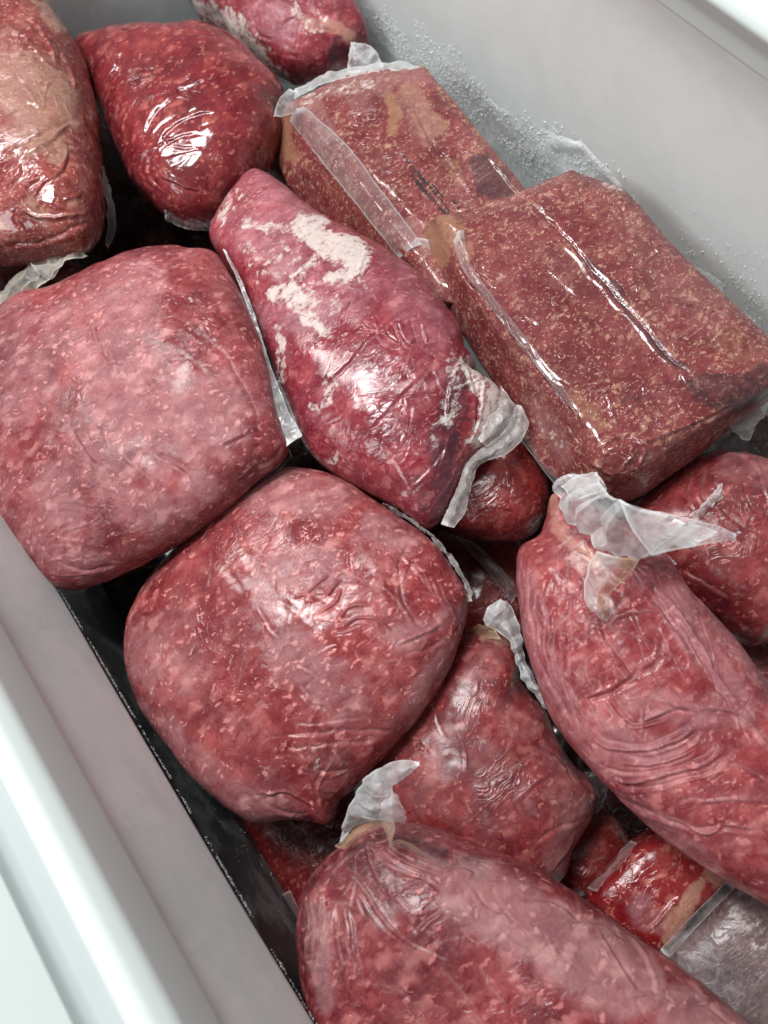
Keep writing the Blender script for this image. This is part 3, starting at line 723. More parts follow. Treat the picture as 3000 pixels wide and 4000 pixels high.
# clear film pulled into a pleat along the long edge
sheet('film_pleat', [[(1130, 470, 0.000), (1250, 625, 0.000), (1400, 810, 0.000), (1560, 1010, 0.0)], [(1145, 440, 0.012), (1290, 590, 0.013), (1440, 780, 0.013), (1600, 975, 0.012)],
                     [(1160, 425, 0.017), (1310, 570, 0.018), (1460, 760, 0.018), (1612, 965, 0.016)], [(1185, 415, 0.013), (1350, 560, 0.014), (1500, 755, 0.014), (1650, 955, 0.013)]], F_clear, root, base, 160, 40, 0.8, 60, 31)
sheet('film_flap', [[(1130, 345, 0.03), (1150, 355, 0.028), (1160, 380, 0.02)], [(1090, 390, 0.03), (1130, 400, 0.025), (1160, 410, 0.018)], [(1068, 458, 0.03), (1120, 450, 0.022), (1165, 440, 0.015)]], F_milky, root, base, 50, 40, 1.4, 110, 33)
sheet('film_flap', [[(1150, 385, 0.010), (1280, 320, 0.010), (1440, 285, 0.008), (1560, 272, 0.006), (1660, 265, 0.004)], [(1150, 352, 0.008), (1280, 285, 0.006), (1440, 250, 0.002), (1560, 240, 0.0), (1650, 262, 0.0)]], F_milky, root, base, 120, 24, 1.6, 90, 35)
sheet('film_flap', [[(1620, 930, 0.015), (1700, 930, 0.016), (1790, 850, 0.018)], [(1590, 1000, 0.0), (1680, 1010, 0.01), (1760, 950, 0.02)], [(1560, 1050, -0.01), (1640, 1080, 0.0), (1700, 1040, 0.01)]], F_milky, root, base, 70, 50, 2.2, 110, 37)
# tan tuft at the far corner
sheet('corner_tuft', [[(1628, 250, 0.0), (1650, 275, 0.0), (1665, 300, 0.0)], [(1655, 262, 0.006), (1672, 290, 0.004), (1682, 325, 0.0)]], F_yellow, root, base, 30, 20, 2.0, 180, 39, stain=0.9)

def on_surface(bvh, px, py, lift=0.0004):
    w = Vector(ROT @ pix_dir(px, py)).normalized()
    hit, nrm, _, _ = bvh.ray_cast(Vector(CAM), w)
    if hit is None: return None
    if nrm.dot(w) > 0: nrm = -nrm
    return np.array(hit + nrm * lift)
ink = NT('black_ink'); pr = ink.n('BsdfPrincipled'); pr.inputs['Base Color'].default_value = (0.012, 0.011, 0.013, 1); pr.inputs['Roughness'].default_value = 0.4; ink = ink.done(pr.outputs[0])
rr = random.Random(12); PV = []; PF = []
def ink_dash(x, y, dx, dy, L, Wd):
    n_ = (-dy, dx); q = []
    for s_, t_ in ((-0.5, -0.5), (0.5, -0.5), (0.5, 0.5), (-0.5, 0.5)):
        p_ = on_surface(bA, x + dx * L * s_ + n_[0] * Wd * t_, y + dy * L * s_ + n_[1] * Wd * t_)
        if p_ is None: return
        q.append(p_)
    k = len(PV); PV.extend(q); PF.append((k, k + 1, k + 2, k + 3))
for (x0, y0, x1, y1, dens, ht) in ((1577, 611, 1604, 641, 1.0, 9), (1608, 650, 1665, 730, 0.85, 7), (1608, 686, 1742, 838, 1.0, 13), (1630, 672, 1757, 824, 0.95, 12), (1678, 708, 1735, 775, 0.95, 9), (1622, 712, 1700, 800, 0.6, 9),
                                   (1764, 780, 1795, 815, 0.8, 10), (1712, 812, 1770, 850, 0.8, 10)):
    L = math.hypot(x1 - x0, y1 - y0); dx, dy = (x1 - x0) / L, (y1 - y0) / L; s = 0
    while s < L:
        g = rr.uniform(5, 9)
        if rr.random() < dens:
            for strk in range(rr.choice((1, 2, 2))):
                if rr.random() < 0.5: ink_dash(x0 + dx * s + rr.uniform(-2, 2), y0 + dy * s + rr.uniform(-2, 2), -dy, dx, ht, 4.0)
                else: ink_dash(x0 + dx * s - dy * rr.uniform(-0.4, 0.4) * ht, y0 + dy * s + dx * rr.uniform(-0.4, 0.4) * ht, dx, dy, g, 4.0)
        s += g
print('ink', len(PF))
link_mesh('printed_code', PV, PF, ink, root, base, shade=False)

# ---- large block
t = 0.045
ra = [(1775, 885, t), (2010, 815, t), (2228, 712, t), (2430, 785, t), (2600, 985, t), (2870, 1235, t), (3040, 1400, t), (2960, 1450, t), (2720, 1610, t), (2480, 1760, t), (2360, 1760, t), (2250, 1600, t), (2120, 1420, t), (1990, 1270, t), (1865, 1090, t), (1815, 970, t)]
rb = [(1725, 868, t - 0.006), (2000, 792, t - 0.008), (2236, 690, t - 0.010), (2444, 768, t - 0.008), (2622, 976, t - 0.008), (2893, 1229, t - 0.008), (3075, 1400, t - 0.010), (2990, 1490, t - 0.010), (2735, 1650, t - 0.008), (2480, 1810, t - 0.010), (2335, 1800, t - 0.012), (2215, 1625, t - 0.008), (2085, 1440, t - 0.008), (1960, 1290, t - 0.008), (1835, 1110, t - 0.008), (1780, 975, t - 0.008)]
rc = [(1625, 955, -0.01), (1960, 900, -0.02), (2236, 780, -0.025), (2420, 860, -0.025), (2600, 1050, -0.025), (2850, 1290, -0.025), (3060, 1480, -0.01), (2985, 1560, -0.01), (2735, 1745, -0.01), (2500, 1915, -0.01), (2290, 1950, -0.01), (2110, 1800, -0.01), (2010, 1620, -0.01), (1900, 1440, -0.01), (1760, 1210, -0.01), (1670, 1060, -0.01)]
rd = [(1760, 1080, -0.05), (1980, 1050, -0.05), (2210, 970, -0.05), (2400, 1030, -0.05), (2560, 1180, -0.05), (2780, 1400, -0.05), (2920, 1500, -0.05), (2880, 1600, -0.05), (2680, 1740, -0.05), (2480, 1880, -0.05), (2320, 1900, -0.05), (2180, 1780, -0.05), (2080, 1620, -0.05), (1980, 1460, -0.05), (1850, 1290, -0.05), (1770, 1160, -0.05)]
cC = [([(2000, 730), (2090, 810), (2190, 905)], 10, -2.2), ([(2120, 830), (2340, 1080), (2480, 1230), (2600, 1370), (2740, 1500)], 12, -2.6), ([(2140, 830), (2240, 960), (2340, 1060)], 6, 0.9), ([(1790, 960), (1830, 1080), (1920, 1180), (2030, 1330), (2160, 1500), (2300, 1670)], 8, 2.6),
      ([(2400, 1540), (2480, 1550), (2600, 1530), (2720, 1500)], 9, -1.4), ([(2600, 1160), (2750, 1200), (2880, 1245)], 7, 1.6), ([(2340, 700), (2420, 790), (2460, 900)], 10, -1.2), ([(2520, 970), (2600, 1000), (2660, 1010)], 9, -1.2),
      ([(2340, 1750), (2450, 1700), (2520, 1760), (2470, 1850)], 9, 2.4), ([(2300, 1800), (2400, 1850), (2450, 1800), (2500, 1750)], 9, 2.2), ([(2450, 1760), (2600, 1700), (2760, 1620), (2900, 1560)], 9, 1.9), ([(2200, 1640), (2260, 1740), (2280, 1840)], 9, -1.6),
      ([(1840, 1000), (1880, 1060), (1930, 1120)], 6, 2.4)]
cC += random_creases(ra, 34, 23, ang=0.8, spread=0.6, amp=(-0.8, 0.7), length=(70, 260)) + random_creases(rc, 30, 24, ang=-0.4, spread=0.6, amp=(-1.6, 1.6), region=(2450, 1800, 300))
root, base, V, F = block(NAME, [ra, rb, rc, rd], M_block, 'largest brick-shaped pack of brown-flecked meat at upper right, with a lengthwise groove', n=620, rings=260, seed=15, corners=(0, 2, 6, 10), creases=cC, lumps=1.8, lump_scale=14,
      paint=[('tan', [(2250, 740), (2400, 850)], 90, 0.30), ('tan', [(2860, 1330), (2960, 1400)], 90, 0.40), ('tan', [(2240, 1560), (2320, 1620)], 60, 0.50), ('tan', [(1730, 900), (1700, 980)], 70, 0.95), ('tan', [(1790, 880), (1810, 1000)], 30, 0.6),
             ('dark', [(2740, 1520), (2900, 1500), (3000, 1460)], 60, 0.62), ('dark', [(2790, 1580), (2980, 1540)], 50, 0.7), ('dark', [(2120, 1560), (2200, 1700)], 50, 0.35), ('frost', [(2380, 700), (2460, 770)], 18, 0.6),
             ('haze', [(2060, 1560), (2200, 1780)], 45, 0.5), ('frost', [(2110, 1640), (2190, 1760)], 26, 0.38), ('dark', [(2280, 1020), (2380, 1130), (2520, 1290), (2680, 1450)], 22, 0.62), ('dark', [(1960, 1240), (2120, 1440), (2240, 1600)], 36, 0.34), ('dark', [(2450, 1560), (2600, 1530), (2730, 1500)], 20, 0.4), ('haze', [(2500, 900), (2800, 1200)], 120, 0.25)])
sheet('film_pleat', [[(1770, 940, 0.046), (1800, 1040, 0.045), (1900, 1180, 0.044), (2030, 1350, 0.044), (2180, 1540, 0.042), (2290, 1690, 0.036)],
                     [(1790, 900, 0.053), (1812, 1030, 0.052), (1912, 1165, 0.052), (2045, 1338, 0.052), (2195, 1530, 0.048), (2305, 1682, 0.040)],
                     [(1812, 900, 0.050), (1830, 1020, 0.048), (1930, 1160, 0.047), (2062, 1330, 0.047), (2210, 1520, 0.044), (2320, 1675, 0.038)]], F_clear, root, base, 200, 24, 0.8, 90, 43)
sheet('film_flap', [[(2020, 1700, 0.0), (2090, 1790, 0.0), (2170, 1900, 0.0)], [(2060, 1660, -0.01), (2130, 1760, -0.01), (2220, 1880, -0.01)]], F_clear, root, base, 60, 16, 1.0, 60, 44)
sheet('film_flap', [[(2880, 1600, -0.01), (2950, 1570, -0.01), (3010, 1540, -0.01)], [(2850, 1660, -0.02), (2930, 1650, -0.02), (2990, 1620, -0.02)], [(2840, 1680, -0.03), (2920, 1715, -0.03), (2960, 1650, -0.03)]], F_frost, root, base, 50, 40, 2.5, 120, 45)

# ---- centre bag
out3 = [(985, 655), (1040, 665), (1100, 705), (1180, 770), (1266, 835), (1400, 905), (1537, 985), (1650, 1075), (1718, 1157), (1790, 1260), (1826, 1374), (1890, 1460), (1985, 1560), (1945, 1680), (1880, 1780), (1810, 1880), (1750, 2000), (1670, 2065),
        (1600, 2030), (1537, 1985), (1374, 1898), (1266, 1826), (1184, 1736), (1121, 1573), (1060, 1420), (990, 1260), (900, 1090), (812, 930), (840, 830), (925, 710)]
c3 = []
for k in range(6): c3.append(([(1460 + 34 * k + 9 * (k % 3), 1250 + 8 * (k % 2)), (1490 + 32 * k, 1330 - 16 * (k % 3)), (1545 + 24 * k, 1365 - 22 * (k % 2)), (1600 + 12 * k, 1310)], 5, (1.5, -1.0, 1.9)[k % 3]))
c3 += [([(1640, 1180), (1560, 1240), (1440, 1330), (1350, 1440), (1250, 1530)], 9, -1.6), ([(1700, 1420), (1560, 1560), (1420, 1720), (1330, 1800)], 8, -1.2), ([(1290, 1280), (1340, 1200), (1400, 1150)], 7, 1.2), ([(1060, 1230), (1110, 1160), (1220, 1100), (1330, 1090)], 8, 1.5),
       ([(1070, 1300), (1150, 1200), (1260, 1150)], 7, 1.4), ([(1390, 1100), (1420, 1010), (1440, 960)], 6, 1.6), ([(1810, 1390), (1770, 1500), (1740, 1640)], 8, 3.2), ([(1840, 1420), (1870, 1560), (1850, 1700)], 9, -2.4), ([(1900, 1480), (1880, 1600), (1840, 1740)], 8, 2),
       ([(1600, 1900), (1680, 1820), (1740, 1750)], 8, -1.4), ([(1690, 1990), (1740, 1900), (1790, 1800)], 8, 1.8)]
c3 += random_creases(out3, 46, 31, ang=-0.7, spread=0.35, amp=(-1.0, 0.9), length=(80, 260)) + random_creases(out3, 26, 32, ang=1.9, spread=0.4, amp=(-1.8, 1.8), region=(1800, 1650, 240), length=(50, 150))
root, base, V, F = pillow(NAME, out3, 0.0, 0.052, M_center, 'crimson bag of meat with white frost streaks and a frilled seal', n=560, rings=190, crest=0.25, seed=16, creases=c3, lumps=2.0, lump_scale=14, center=(1370, 1400),
      paint=[('frost', [(890, 790), (870, 860), (900, 820)], 34, 0.60), ('frost', [(930, 740), (960, 790)], 22, 0.5), ('frost', [(980, 870), (1080, 900), (1200, 900)], 34, 0.66), ('frost', [(1180, 880), (1300, 960), (1400, 1010)], 62, 0.92), ('frost', [(1350, 1000), (1390, 1060), (1300, 1090)], 36, 0.8), ('frost', [(1280, 950), (1180, 1080), (1060, 1150)], 26, 0.55),
             ('frost', [(1060, 1150), (1130, 1130), (1180, 1210), (1290, 1290)], 36, 0.74), ('frost', [(1220, 1180), (1180, 1200)], 42, 0.66), ('frost', [(1080, 1290), (1100, 1370), (1110, 1470)], 26, 0.6), ('frost', [(1290, 1490), (1280, 1580), (1220, 1600)], 24, 0.58), ('frost', [(990, 1020), (1150, 1010)], 20, 0.5), ('frost', [(960, 960), (1040, 990)], 16, 0.5),
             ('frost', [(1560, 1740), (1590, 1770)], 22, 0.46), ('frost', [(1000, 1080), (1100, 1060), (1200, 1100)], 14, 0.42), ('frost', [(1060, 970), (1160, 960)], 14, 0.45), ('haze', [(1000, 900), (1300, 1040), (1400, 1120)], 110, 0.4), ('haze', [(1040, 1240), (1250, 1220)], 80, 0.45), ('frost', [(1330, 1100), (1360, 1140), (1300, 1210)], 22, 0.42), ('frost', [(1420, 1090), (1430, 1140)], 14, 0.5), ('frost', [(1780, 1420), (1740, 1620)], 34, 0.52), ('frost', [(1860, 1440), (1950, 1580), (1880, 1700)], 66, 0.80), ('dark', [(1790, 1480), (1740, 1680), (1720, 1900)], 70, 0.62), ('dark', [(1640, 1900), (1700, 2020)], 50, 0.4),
             ('frost', [(1680, 1640), (1700, 1720)], 40, 0.38), ('haze', [(1000, 700), (1200, 850)], 80, 0.45), ('haze', [(1560, 1100), (1700, 1300)], 100, 0.4), ('frost', [(1560, 1960), (1620, 1900)], 26, 0.4), ('frost', [(1270, 1800), (1300, 1790)], 16, 0.5)])
ze = 0.012
sheet('sealed_end', [[(2015, 1580, ze), (1985, 1660, ze), (1930, 1720, ze), (1860, 1765, ze), (1815, 1800, ze), (1795, 1880, ze), (1760, 1960, ze), (1722, 2045, ze)],
                     [(2040, 1590, ze + .004), (2020, 1680, ze + .004), (1960, 1740, ze + .004), (1890, 1785, ze + .004), (1835, 1815, ze + .004), (1815, 1890, ze + .004), (1785, 1970, ze + .004), (1745, 2055, ze + .003)],
                     [(2070, 1650, ze), (2035, 1725, ze), (1975, 1775, ze), (1900, 1805, ze), (1865, 1830, ze), (1835, 1920, ze), (1815, 2000, ze), (1775, 2062, ze)]], F_frost, root, base, 260, 30, 1.3, 150, 51, ruffle=0.3, ruffle_n=11, bub=(0.1, 0.6))
sheet('film_flap', [[(1960, 1510, 0.02), (1990, 1560, 0.02), (2015, 1590, 0.016)], [(1940, 1600, 0.026), (1960, 1640, 0.026), (1990, 1665, 0.02)], [(1850, 1700, 0.02), (1880, 1730, 0.02), (1900, 1750, 0.016)]], F_frost, root, base, 60, 50, 2.4, 120, 52)

# ---- big frosted bag at left
out4 = [(651, 952), (777, 960), (850, 985), (900, 1050), (958, 1157), (1013, 1302), (1067, 1500), (1115, 1681), (1130, 1745), (1105, 1815), (1013, 1885), (868, 2007), (687, 2133), (506, 2240), (400, 2290), (300, 2312), (220, 2300), (110, 2230), (0, 2095), (-120, 1900), (-190, 1650), (-160, 1380), (0, 1200), (90, 1142), (181, 1120), (271, 1075), (416, 1005), (524, 965)]
c4 = []
for k in range(5): c4.append(([(345 + 40 * k, 1150 + 75 * k), (370 + 32 * k, 1300 + 45 * k), (430 + 30 * k, 1440 + 28 * k), (560 + 18 * k, 1560 + 18 * k)], 8, (1.3, -1.2)[k % 2]))
c4 += [([(510, 1380), (540, 1460), (600, 1540)], 6, 1.6), ([(580, 1460), (610, 1520), (660, 1560)], 6, 1.6), ([(460, 1030), (560, 1050), (640, 1080)], 6, 1.6), ([(480, 1015), (570, 1030), (650, 1060)], 5, 1.4), ([(300, 1680), (340, 1760), (380, 1800)], 6, 1.5), ([(700, 1250), (840, 1350), (950, 1500), (1040, 1700)], 14, -1.3),
       ([(600, 1760), (700, 1820), (790, 1900)], 12, -1.6), ([(850, 1740), (940, 1700), (1060, 1640)], 10, 1.4), ([(240, 2200), (330, 2230), (460, 2210)], 8, -1.6), ([(880, 2000), (980, 1900), (1080, 1840)], 8, 1.4), ([(1000, 1830), (1060, 1800), (1110, 1740)], 8, -2.0)]
c4 += random_creases(out4, 50, 41, ang=0.9, spread=0.7, amp=(-0.7, 0.7), length=(60, 240)) + random_creases(out4, 20, 42, ang=0.0, spread=0.4, amp=(-1.3, 1.3), region=(300, 2180, 260))
root, base, V, F = pillow(NAME, out4, 0.035, 0.045, M_pink, 'large pale frosted bag of pinkish meat at the left edge', n=620, rings=190, crest=0.35, seed=17, creases=c4, lumps=3.0, lump_scale=12, center=(480, 1620),
      paint=[('haze', [(560, 1080), (520, 1200)], 120, 0.30), ('haze', [(430, 1400), (600, 1620), (800, 1640)], 130, 0.38), ('haze', [(0, 1300), (60, 1500)], 160, 0.3), ('haze', [(760, 1880), (820, 1900)], 60, 0.55), ('haze', [(240, 1980), (200, 1900)], 80, 0.45), ('haze', [(500, 1980), (700, 2020)], 90, 0.35),
             ('frost', [(720, 1180), (726, 1184)], 12, 0.6), ('dark', [(760, 1740), (800, 1860)], 60, 0.22), ('haze', [(100, 2120), (420, 2260)], 60, 0.3)])
zf = 0.03
sheet('sealed_edge', [[(868, 972, zf + .01), (925, 1090, zf + .01), (985, 1260, zf + .01), (1035, 1440, zf + .01), (1085, 1640, zf + .01), (1120, 1745, zf + .008)],
                      [(878, 975, zf + .01), (940, 1090, zf + .01), (1003, 1255, zf + .01), (1058, 1430, zf + .008), (1125, 1600, zf + .008), (1182, 1700, zf + .005)]], F_milky, root, base, 240, 20, 0.9, 130, 61, bub=(0.0, 0.5))
sheet('film_fold', [[(1000, 1840, .02), (1060, 1800, .02), (1125, 1740, .02)], [(1012, 1880, .012), (1085, 1840, .012), (1138, 1780, .012)]], F_clear, root, base, 60, 20, 1.6, 110, 65)
sheet('film_edge', [[(1095, 1480, zf - .01), (1130, 1580, zf - .01), (1170, 1690, zf - .01)], [(1060, 1500, zf), (1085, 1600, zf), (1110, 1740, zf)]], F_milky, root, base, 50, 20, 0.8, 100, 64)
zg = 0.0
sheet('crumpled_end', [[(20, 1180, zg), (60, 1120, zg), (130, 1080, zg), (200, 1000, zg + .01), (260, 955, zg + .01), (340, 980, zg)], [(0, 1160, zg + .02), (50, 1090, zg + .025), (110, 1060, zg + .03), (160, 1010, zg + .03), (235, 955, zg + .03), (310, 985, zg + .02)],
                       [(10, 1210, zg + .03), (120, 1140, zg + .04), (190, 1095, zg + .04), (230, 1045, zg + .04), (290, 1020, zg + .04), (350, 1000, zg + .035)]], F_yellow, root, base, 140, 60, 4.2, 75, 62, stain=0.45)
sheet('film_tip', [[(118, 1025, 0.05), (150, 1035, 0.05), (190, 1030, 0.045)], [(150, 1070, 0.045), (180, 1065, 0.045), (215, 1030, 0.042)], [(190, 1095, 0.04), (215, 1080, 0.04), (240, 1010, 0.04)]], F_yellow, root, base, 40, 36, 1.5, 90, 66, stain=0.3)
sheet('film_edge', [[(60, 2200, .02), (150, 2280, .02), (240, 2312, .02), (320, 2316, .02)], [(120, 2150, .02), (180, 2240, .02), (260, 2290, .02), (340, 2300, .02)]], F_clear, root, base, 80, 20, 1.6, 110, 63)

# ---- big bag in the lower middle
out7 = [(1000, 1885), (1085, 1838), (1157, 1828), (1302, 1864), (1500, 1972), (1681, 2100), (1780, 2224), (1838, 2332), (1826, 2441), (1781, 2567), (1700, 2712), (1573, 2874), (1446, 3019), (1345, 3130), (1290, 3222), (1157, 3209), (1013, 3216), (904, 3164), (759, 3037), (597, 2857), (524, 2730), (485, 2585), (497, 2423), (560, 2278), (669, 2152), (820, 2010)]
c7 = [([(1150, 2330), (1220, 2300), (1290, 2240)], 6, 2.0), ([(1270, 2330), (1330, 2270)], 6, 2.0), ([(1240, 2400), (1310, 2350), (1330, 2300)], 6, 2.2), ([(1320, 2420), (1370, 2360), (1440, 2360)], 6, 2.4), ([(1340, 2450), (1400, 2410), (1470, 2420), (1480, 2470)], 6, 2.2), ([(1440, 2400), (1500, 2440), (1520, 2480)], 6, 2.0),
      ([(1590, 2120), (1560, 2200), (1550, 2290)], 7, -1.8), ([(1560, 2240), (1580, 2360), (1650, 2460)], 9, -1.8), ([(1540, 2520), (1640, 2480), (1740, 2430)], 9, 2.0), ([(1560, 2560), (1660, 2540), (1740, 2490)], 8, -1.8), ([(1700, 2160), (1620, 2200), (1570, 2300)], 9, -1.6), ([(1800, 2380), (1700, 2330), (1640, 2300)], 7, 1.3),
      ([(1100, 2870), (1250, 2860), (1400, 2855), (1560, 2860)], 8, -1.8), ([(1110, 2930), (1280, 2900), (1480, 2890)], 8, -1.4), ([(1150, 2820), (1300, 2820), (1450, 2800)], 8, -1.2), ([(1000, 3120), (1100, 3090), (1200, 3140), (1290, 3190)], 8, 1.6), ([(1190, 2990), (1300, 3010), (1400, 3000)], 8, -1.8),
      ([(1170, 2680), (1230, 2740), (1290, 2760)], 6, 1.2), ([(900, 2750), (950, 2600), (960, 2480)], 9, -1.0), ([(1300, 2960), (1250, 3080), (1270, 3180)], 9, 1.6), ([(960, 3060), (1060, 3150), (1180, 3190)], 9, -1.5), ([(1020, 3090), (1040, 3095), (1080, 3100)], 7, 1.8)]
for k in range(5): c7.append(([(1560 + 40 * k, 2150 + 30 * k), (1620 + 38 * k, 2230 + 45 * k), (1720 + 20 * k, 2300 + 30 * k)], 6, 1.0))
c7 += random_creases(out7, 60, 51, ang=0.8, spread=0.8, amp=(-0.8, 0.8), length=(60, 240)) + random_creases(out7, 24, 52, ang=0.3, spread=0.5, amp=(-1.5, 1.5), region=(1150, 3100, 240), length=(50, 160)) + random_creases(out7, 22, 53, ang=-0.6, spread=0.3, amp=(-1.4, 1.6), region=(1420, 2400, 280), length=(50, 130), width=(4, 7))
root, base, V, F = pillow(NAME, out7, -0.008, 0.052, M_pink2, 'plump rosy bag of meat in the lower middle, just below the pale frosted bag', n=660, rings=200, crest=0.40, seed=18, creases=c7, lumps=3.0, lump_scale=12, center=(1180, 2530),
      paint=[('haze', [(1000, 1900), (1300, 1950)], 80, 0.55), ('haze', [(560, 2560), (700, 2620)], 120, 0.4), ('haze', [(560, 2800), (900, 3100), (1100, 3190)], 70, 0.5), ('haze', [(1130, 2560), (1260, 2650), (1350, 2750)], 110, 0.45), ('haze', [(1100, 2220), (1250, 2200)], 90, 0.45), ('haze', [(1450, 2050), (1600, 2130)], 60, 0.5), ('haze', [(1550, 2480), (1780, 2400)], 50, 0.5), ('haze', [(1600, 2780), (1750, 2550)], 45, 0.6),
             ('dark', [(1300, 2960), (1380, 3020)], 60, 0.4), ('dark', [(1000, 3180), (1180, 3200)], 34, 0.5), ('frost', [(900, 2580), (880, 2620)], 9, 0.55), ('frost', [(1230, 2930), (1250, 2990)], 10, 0.55), ('haze', [(700, 2420), (620, 2500)], 60, 0.3)])
zz = 0.0
sheet('sealed_edge', [[(1490, 1968, zz), (1600, 2040, zz), (1690, 2110, zz), (1760, 2200, zz), (1815, 2290, zz), (1826, 2350, zz)], [(1500, 1960, zz + .003), (1612, 2030, zz + .003), (1705, 2105, zz + .003), (1778, 2195, zz + .003), (1832, 2285, zz + .003), (1846, 2350, zz + .003)]], F_frost, root, base, 220, 14, 1.6, 190, 71, ruffle=0.2, ruffle_n=13)
sheet('film_tip', [[(1330, 3100, -.02), (1310, 3170, -.02), (1295, 3235, -.02)], [(1250, 3150, -.01), (1260, 3190, -.012), (1270, 3222, -.02)]], F_clear, root, base, 40, 20, 1.2, 120, 72)

# ---- bag between the flaps, lower
out8 = [(1700, 2540), (1860, 2465), (1985, 2480), (2035, 2550), (2040, 2660), (2133, 2775), (2190, 2893), (2265, 3001), (2345, 3074), (2314, 3200), (2242, 3309), (2206, 3430), (2080, 3520), (1800, 3480), (1560, 3300), (1430, 3120), (1480, 2900), (1640, 2700)]
c8 = [([(2100, 2900), (2200, 2960), (2250, 3060)], 10, -2.0), ([(1900, 3060), (2060, 2960), (2200, 2900)], 14, -1.2), ([(2000, 3140), (2140, 3020), (2260, 3000)], 10, 1.6), ([(2080, 3300), (2160, 3240), (2280, 3200)], 9, -1.6), ([(2240, 3000), (2300, 3060), (2330, 3140)], 9, 2.2), ([(2140, 3420), (2200, 3340), (2240, 3260)], 8, 1.6)]
c8 += random_creases(out8, 40, 61, ang=0.9, spread=0.7, amp=(-0.9, 0.8))
root, base, V, F = pillow(NAME, out8, -0.055, 0.05, M_back, 'dull dark red bag of meat whose clear seal touches the long sausage-shaped bag', n=460, rings=150, crest=0.35, seed=19, creases=c8, lumps=2.6, lump_scale=15, center=(1880, 3020),
      paint=[('haze', [(2180, 3000), (2240, 3200), (2180, 3380)], 70, 0.45), ('haze', [(1900, 2600), (1960, 2520)], 60, 0.35), ('tan', [(1900, 2490), (1990, 2510)], 24, 0.7), ('haze', [(2050, 3120), (2070, 3160)], 24, 0.6), ('haze', [(1980, 2800), (2080, 2830)], 60, 0.3), ('dark', [(2230, 2960), (2320, 3060)], 44, 0.45)])
zk = -0.02
sheet('sealed_end', [[(1882, 2420, zk), (1920, 2460, zk), (1990, 2510, zk), (2020, 2600, zk - .005), (2070, 2700, zk - .01), (2140, 2780, zk - .02)], [(1905, 2370, zk + .01), (1955, 2430, zk + .01), (2010, 2500, zk + .01), (2040, 2590, zk), (2090, 2680, zk), (2150, 2770, zk - .01)],
                     [(1960, 2335, zk), (2010, 2390, zk), (2040, 2480, zk), (2060, 2590, zk - .006), (2110, 2680, zk - .01), (2165, 2775, zk - .02)]], F_milky, root, base, 200, 60, 1.6, 80, 81, bub=(0.7, 0.0), ruffle=1.6, ruffle_n=7)
sheet('film_neck', [[(1820, 2460, zk - .02), (1870, 2440, zk - .01), (1930, 2440, zk)], [(1830, 2500, zk - .03), (1890, 2490, zk - .01), (1960, 2500, zk)]], F_yellow, root, base, 50, 24, 2.0, 130, 82, stain=1.0)
sheet('film_flap', [[(2280, 3010, -.05), (2320, 3090, -.05), (2330, 3150, -.055)], [(2320, 3020, -.06), (2375, 3090, -.06), (2330, 3190, -.065)]], F_smoke, root, base, 40, 24, 2.0, 90, 83)

# ---- right hand bag under the flap
out11 = [(2440, 1990), (2560, 1890), (2680, 1808), (2760, 1775), (2830, 1765), (3000, 1797), (3250, 1900), (3350, 2200), (3200, 2450), (3000, 2510), (2900, 2525), (2720, 2420), (2520, 2230), (2400, 2080)]
c11 = [([(2780, 1790), (2900, 1780), (2980, 1860), (3000, 1960)], 8, 2.0), ([(2760, 1800), (2740, 1900), (2780, 1990)], 9, -2.2), ([(2820, 1990), (2900, 2060), (3000, 2090)], 8, -1.5), ([(2660, 2220), (2760, 2280), (2860, 2340)], 9, -1.4), ([(2700, 1850), (2690, 1930), (2720, 1990)], 7, 1.6)]
c11 += random_creases(out11, 34, 71, ang=0.5, spread=0.6, amp=(-1.2, 1.0))
root, base, V, F = pillow(NAME, out11, -0.05, 0.055, M_back, 'deep red bag of meat at the right edge with a bunched clear strip', n=420, rings=130, crest=0.40, seed=20, creases=c11, lumps=2.6, lump_scale=15, center=(2900, 2130),
      paint=[('dark', [(2820, 1830), (2920, 1890), (3000, 1960)], 80, 0.32), ('haze', [(2820, 1800), (3000, 1880)], 50, 0.4), ('dark', [(2700, 2300), (2900, 2440)], 60, 0.3)])
zs_ = 0.005
sheet('bunched_film', [[(2820, 1880, zs_), (2760, 1950, zs_), (2720, 1990, zs_), (2680, 2040, zs_)], [(2810, 1920, zs_ + .006), (2765, 1965, zs_ + .006), (2725, 2010, zs_ + .006), (2690, 2060, zs_ + .004)], [(2830, 1940, zs_), (2775, 1985, zs_), (2740, 2025, zs_), (2700, 2065, zs_)]], F_milky, root, base, 120, 40, 3.0, 190, 91)
sheet('film_flap', [[(2570, 2150, zs_ - .02), (2610, 2160, zs_ - .02), (2650, 2170, zs_ - .02)], [(2590, 2190, zs_ - .02), (2620, 2200, zs_ - .02), (2640, 2210, zs_ - .02)]], F_milky, root, base, 40, 24, 3.0, 170, 92)

# ---- bag under the centre and block
out12 = [(1680, 1960), (1800, 1820), (1930, 1700), (2040, 1700), (2110, 1800), (2150, 1900), (2140, 2000), (2085, 2092), (1990, 2112), (1880, 2108), (1780, 2090), (1700, 2040)]
root, base, V, F = pillow(NAME, out12, -0.055, 0.035, M_deep, 'small dark red rounded bag of meat tucked below the frilled seal of the centre bag', n=260, rings=80, seed=21, lumps=2.4, lump_scale=18,
      creases=random_creases(out12, 30, 81, amp=(-1.0, 1.0)) + [([(1860, 1980), (1930, 1975), (2000, 1990)], 6, 1.5)])

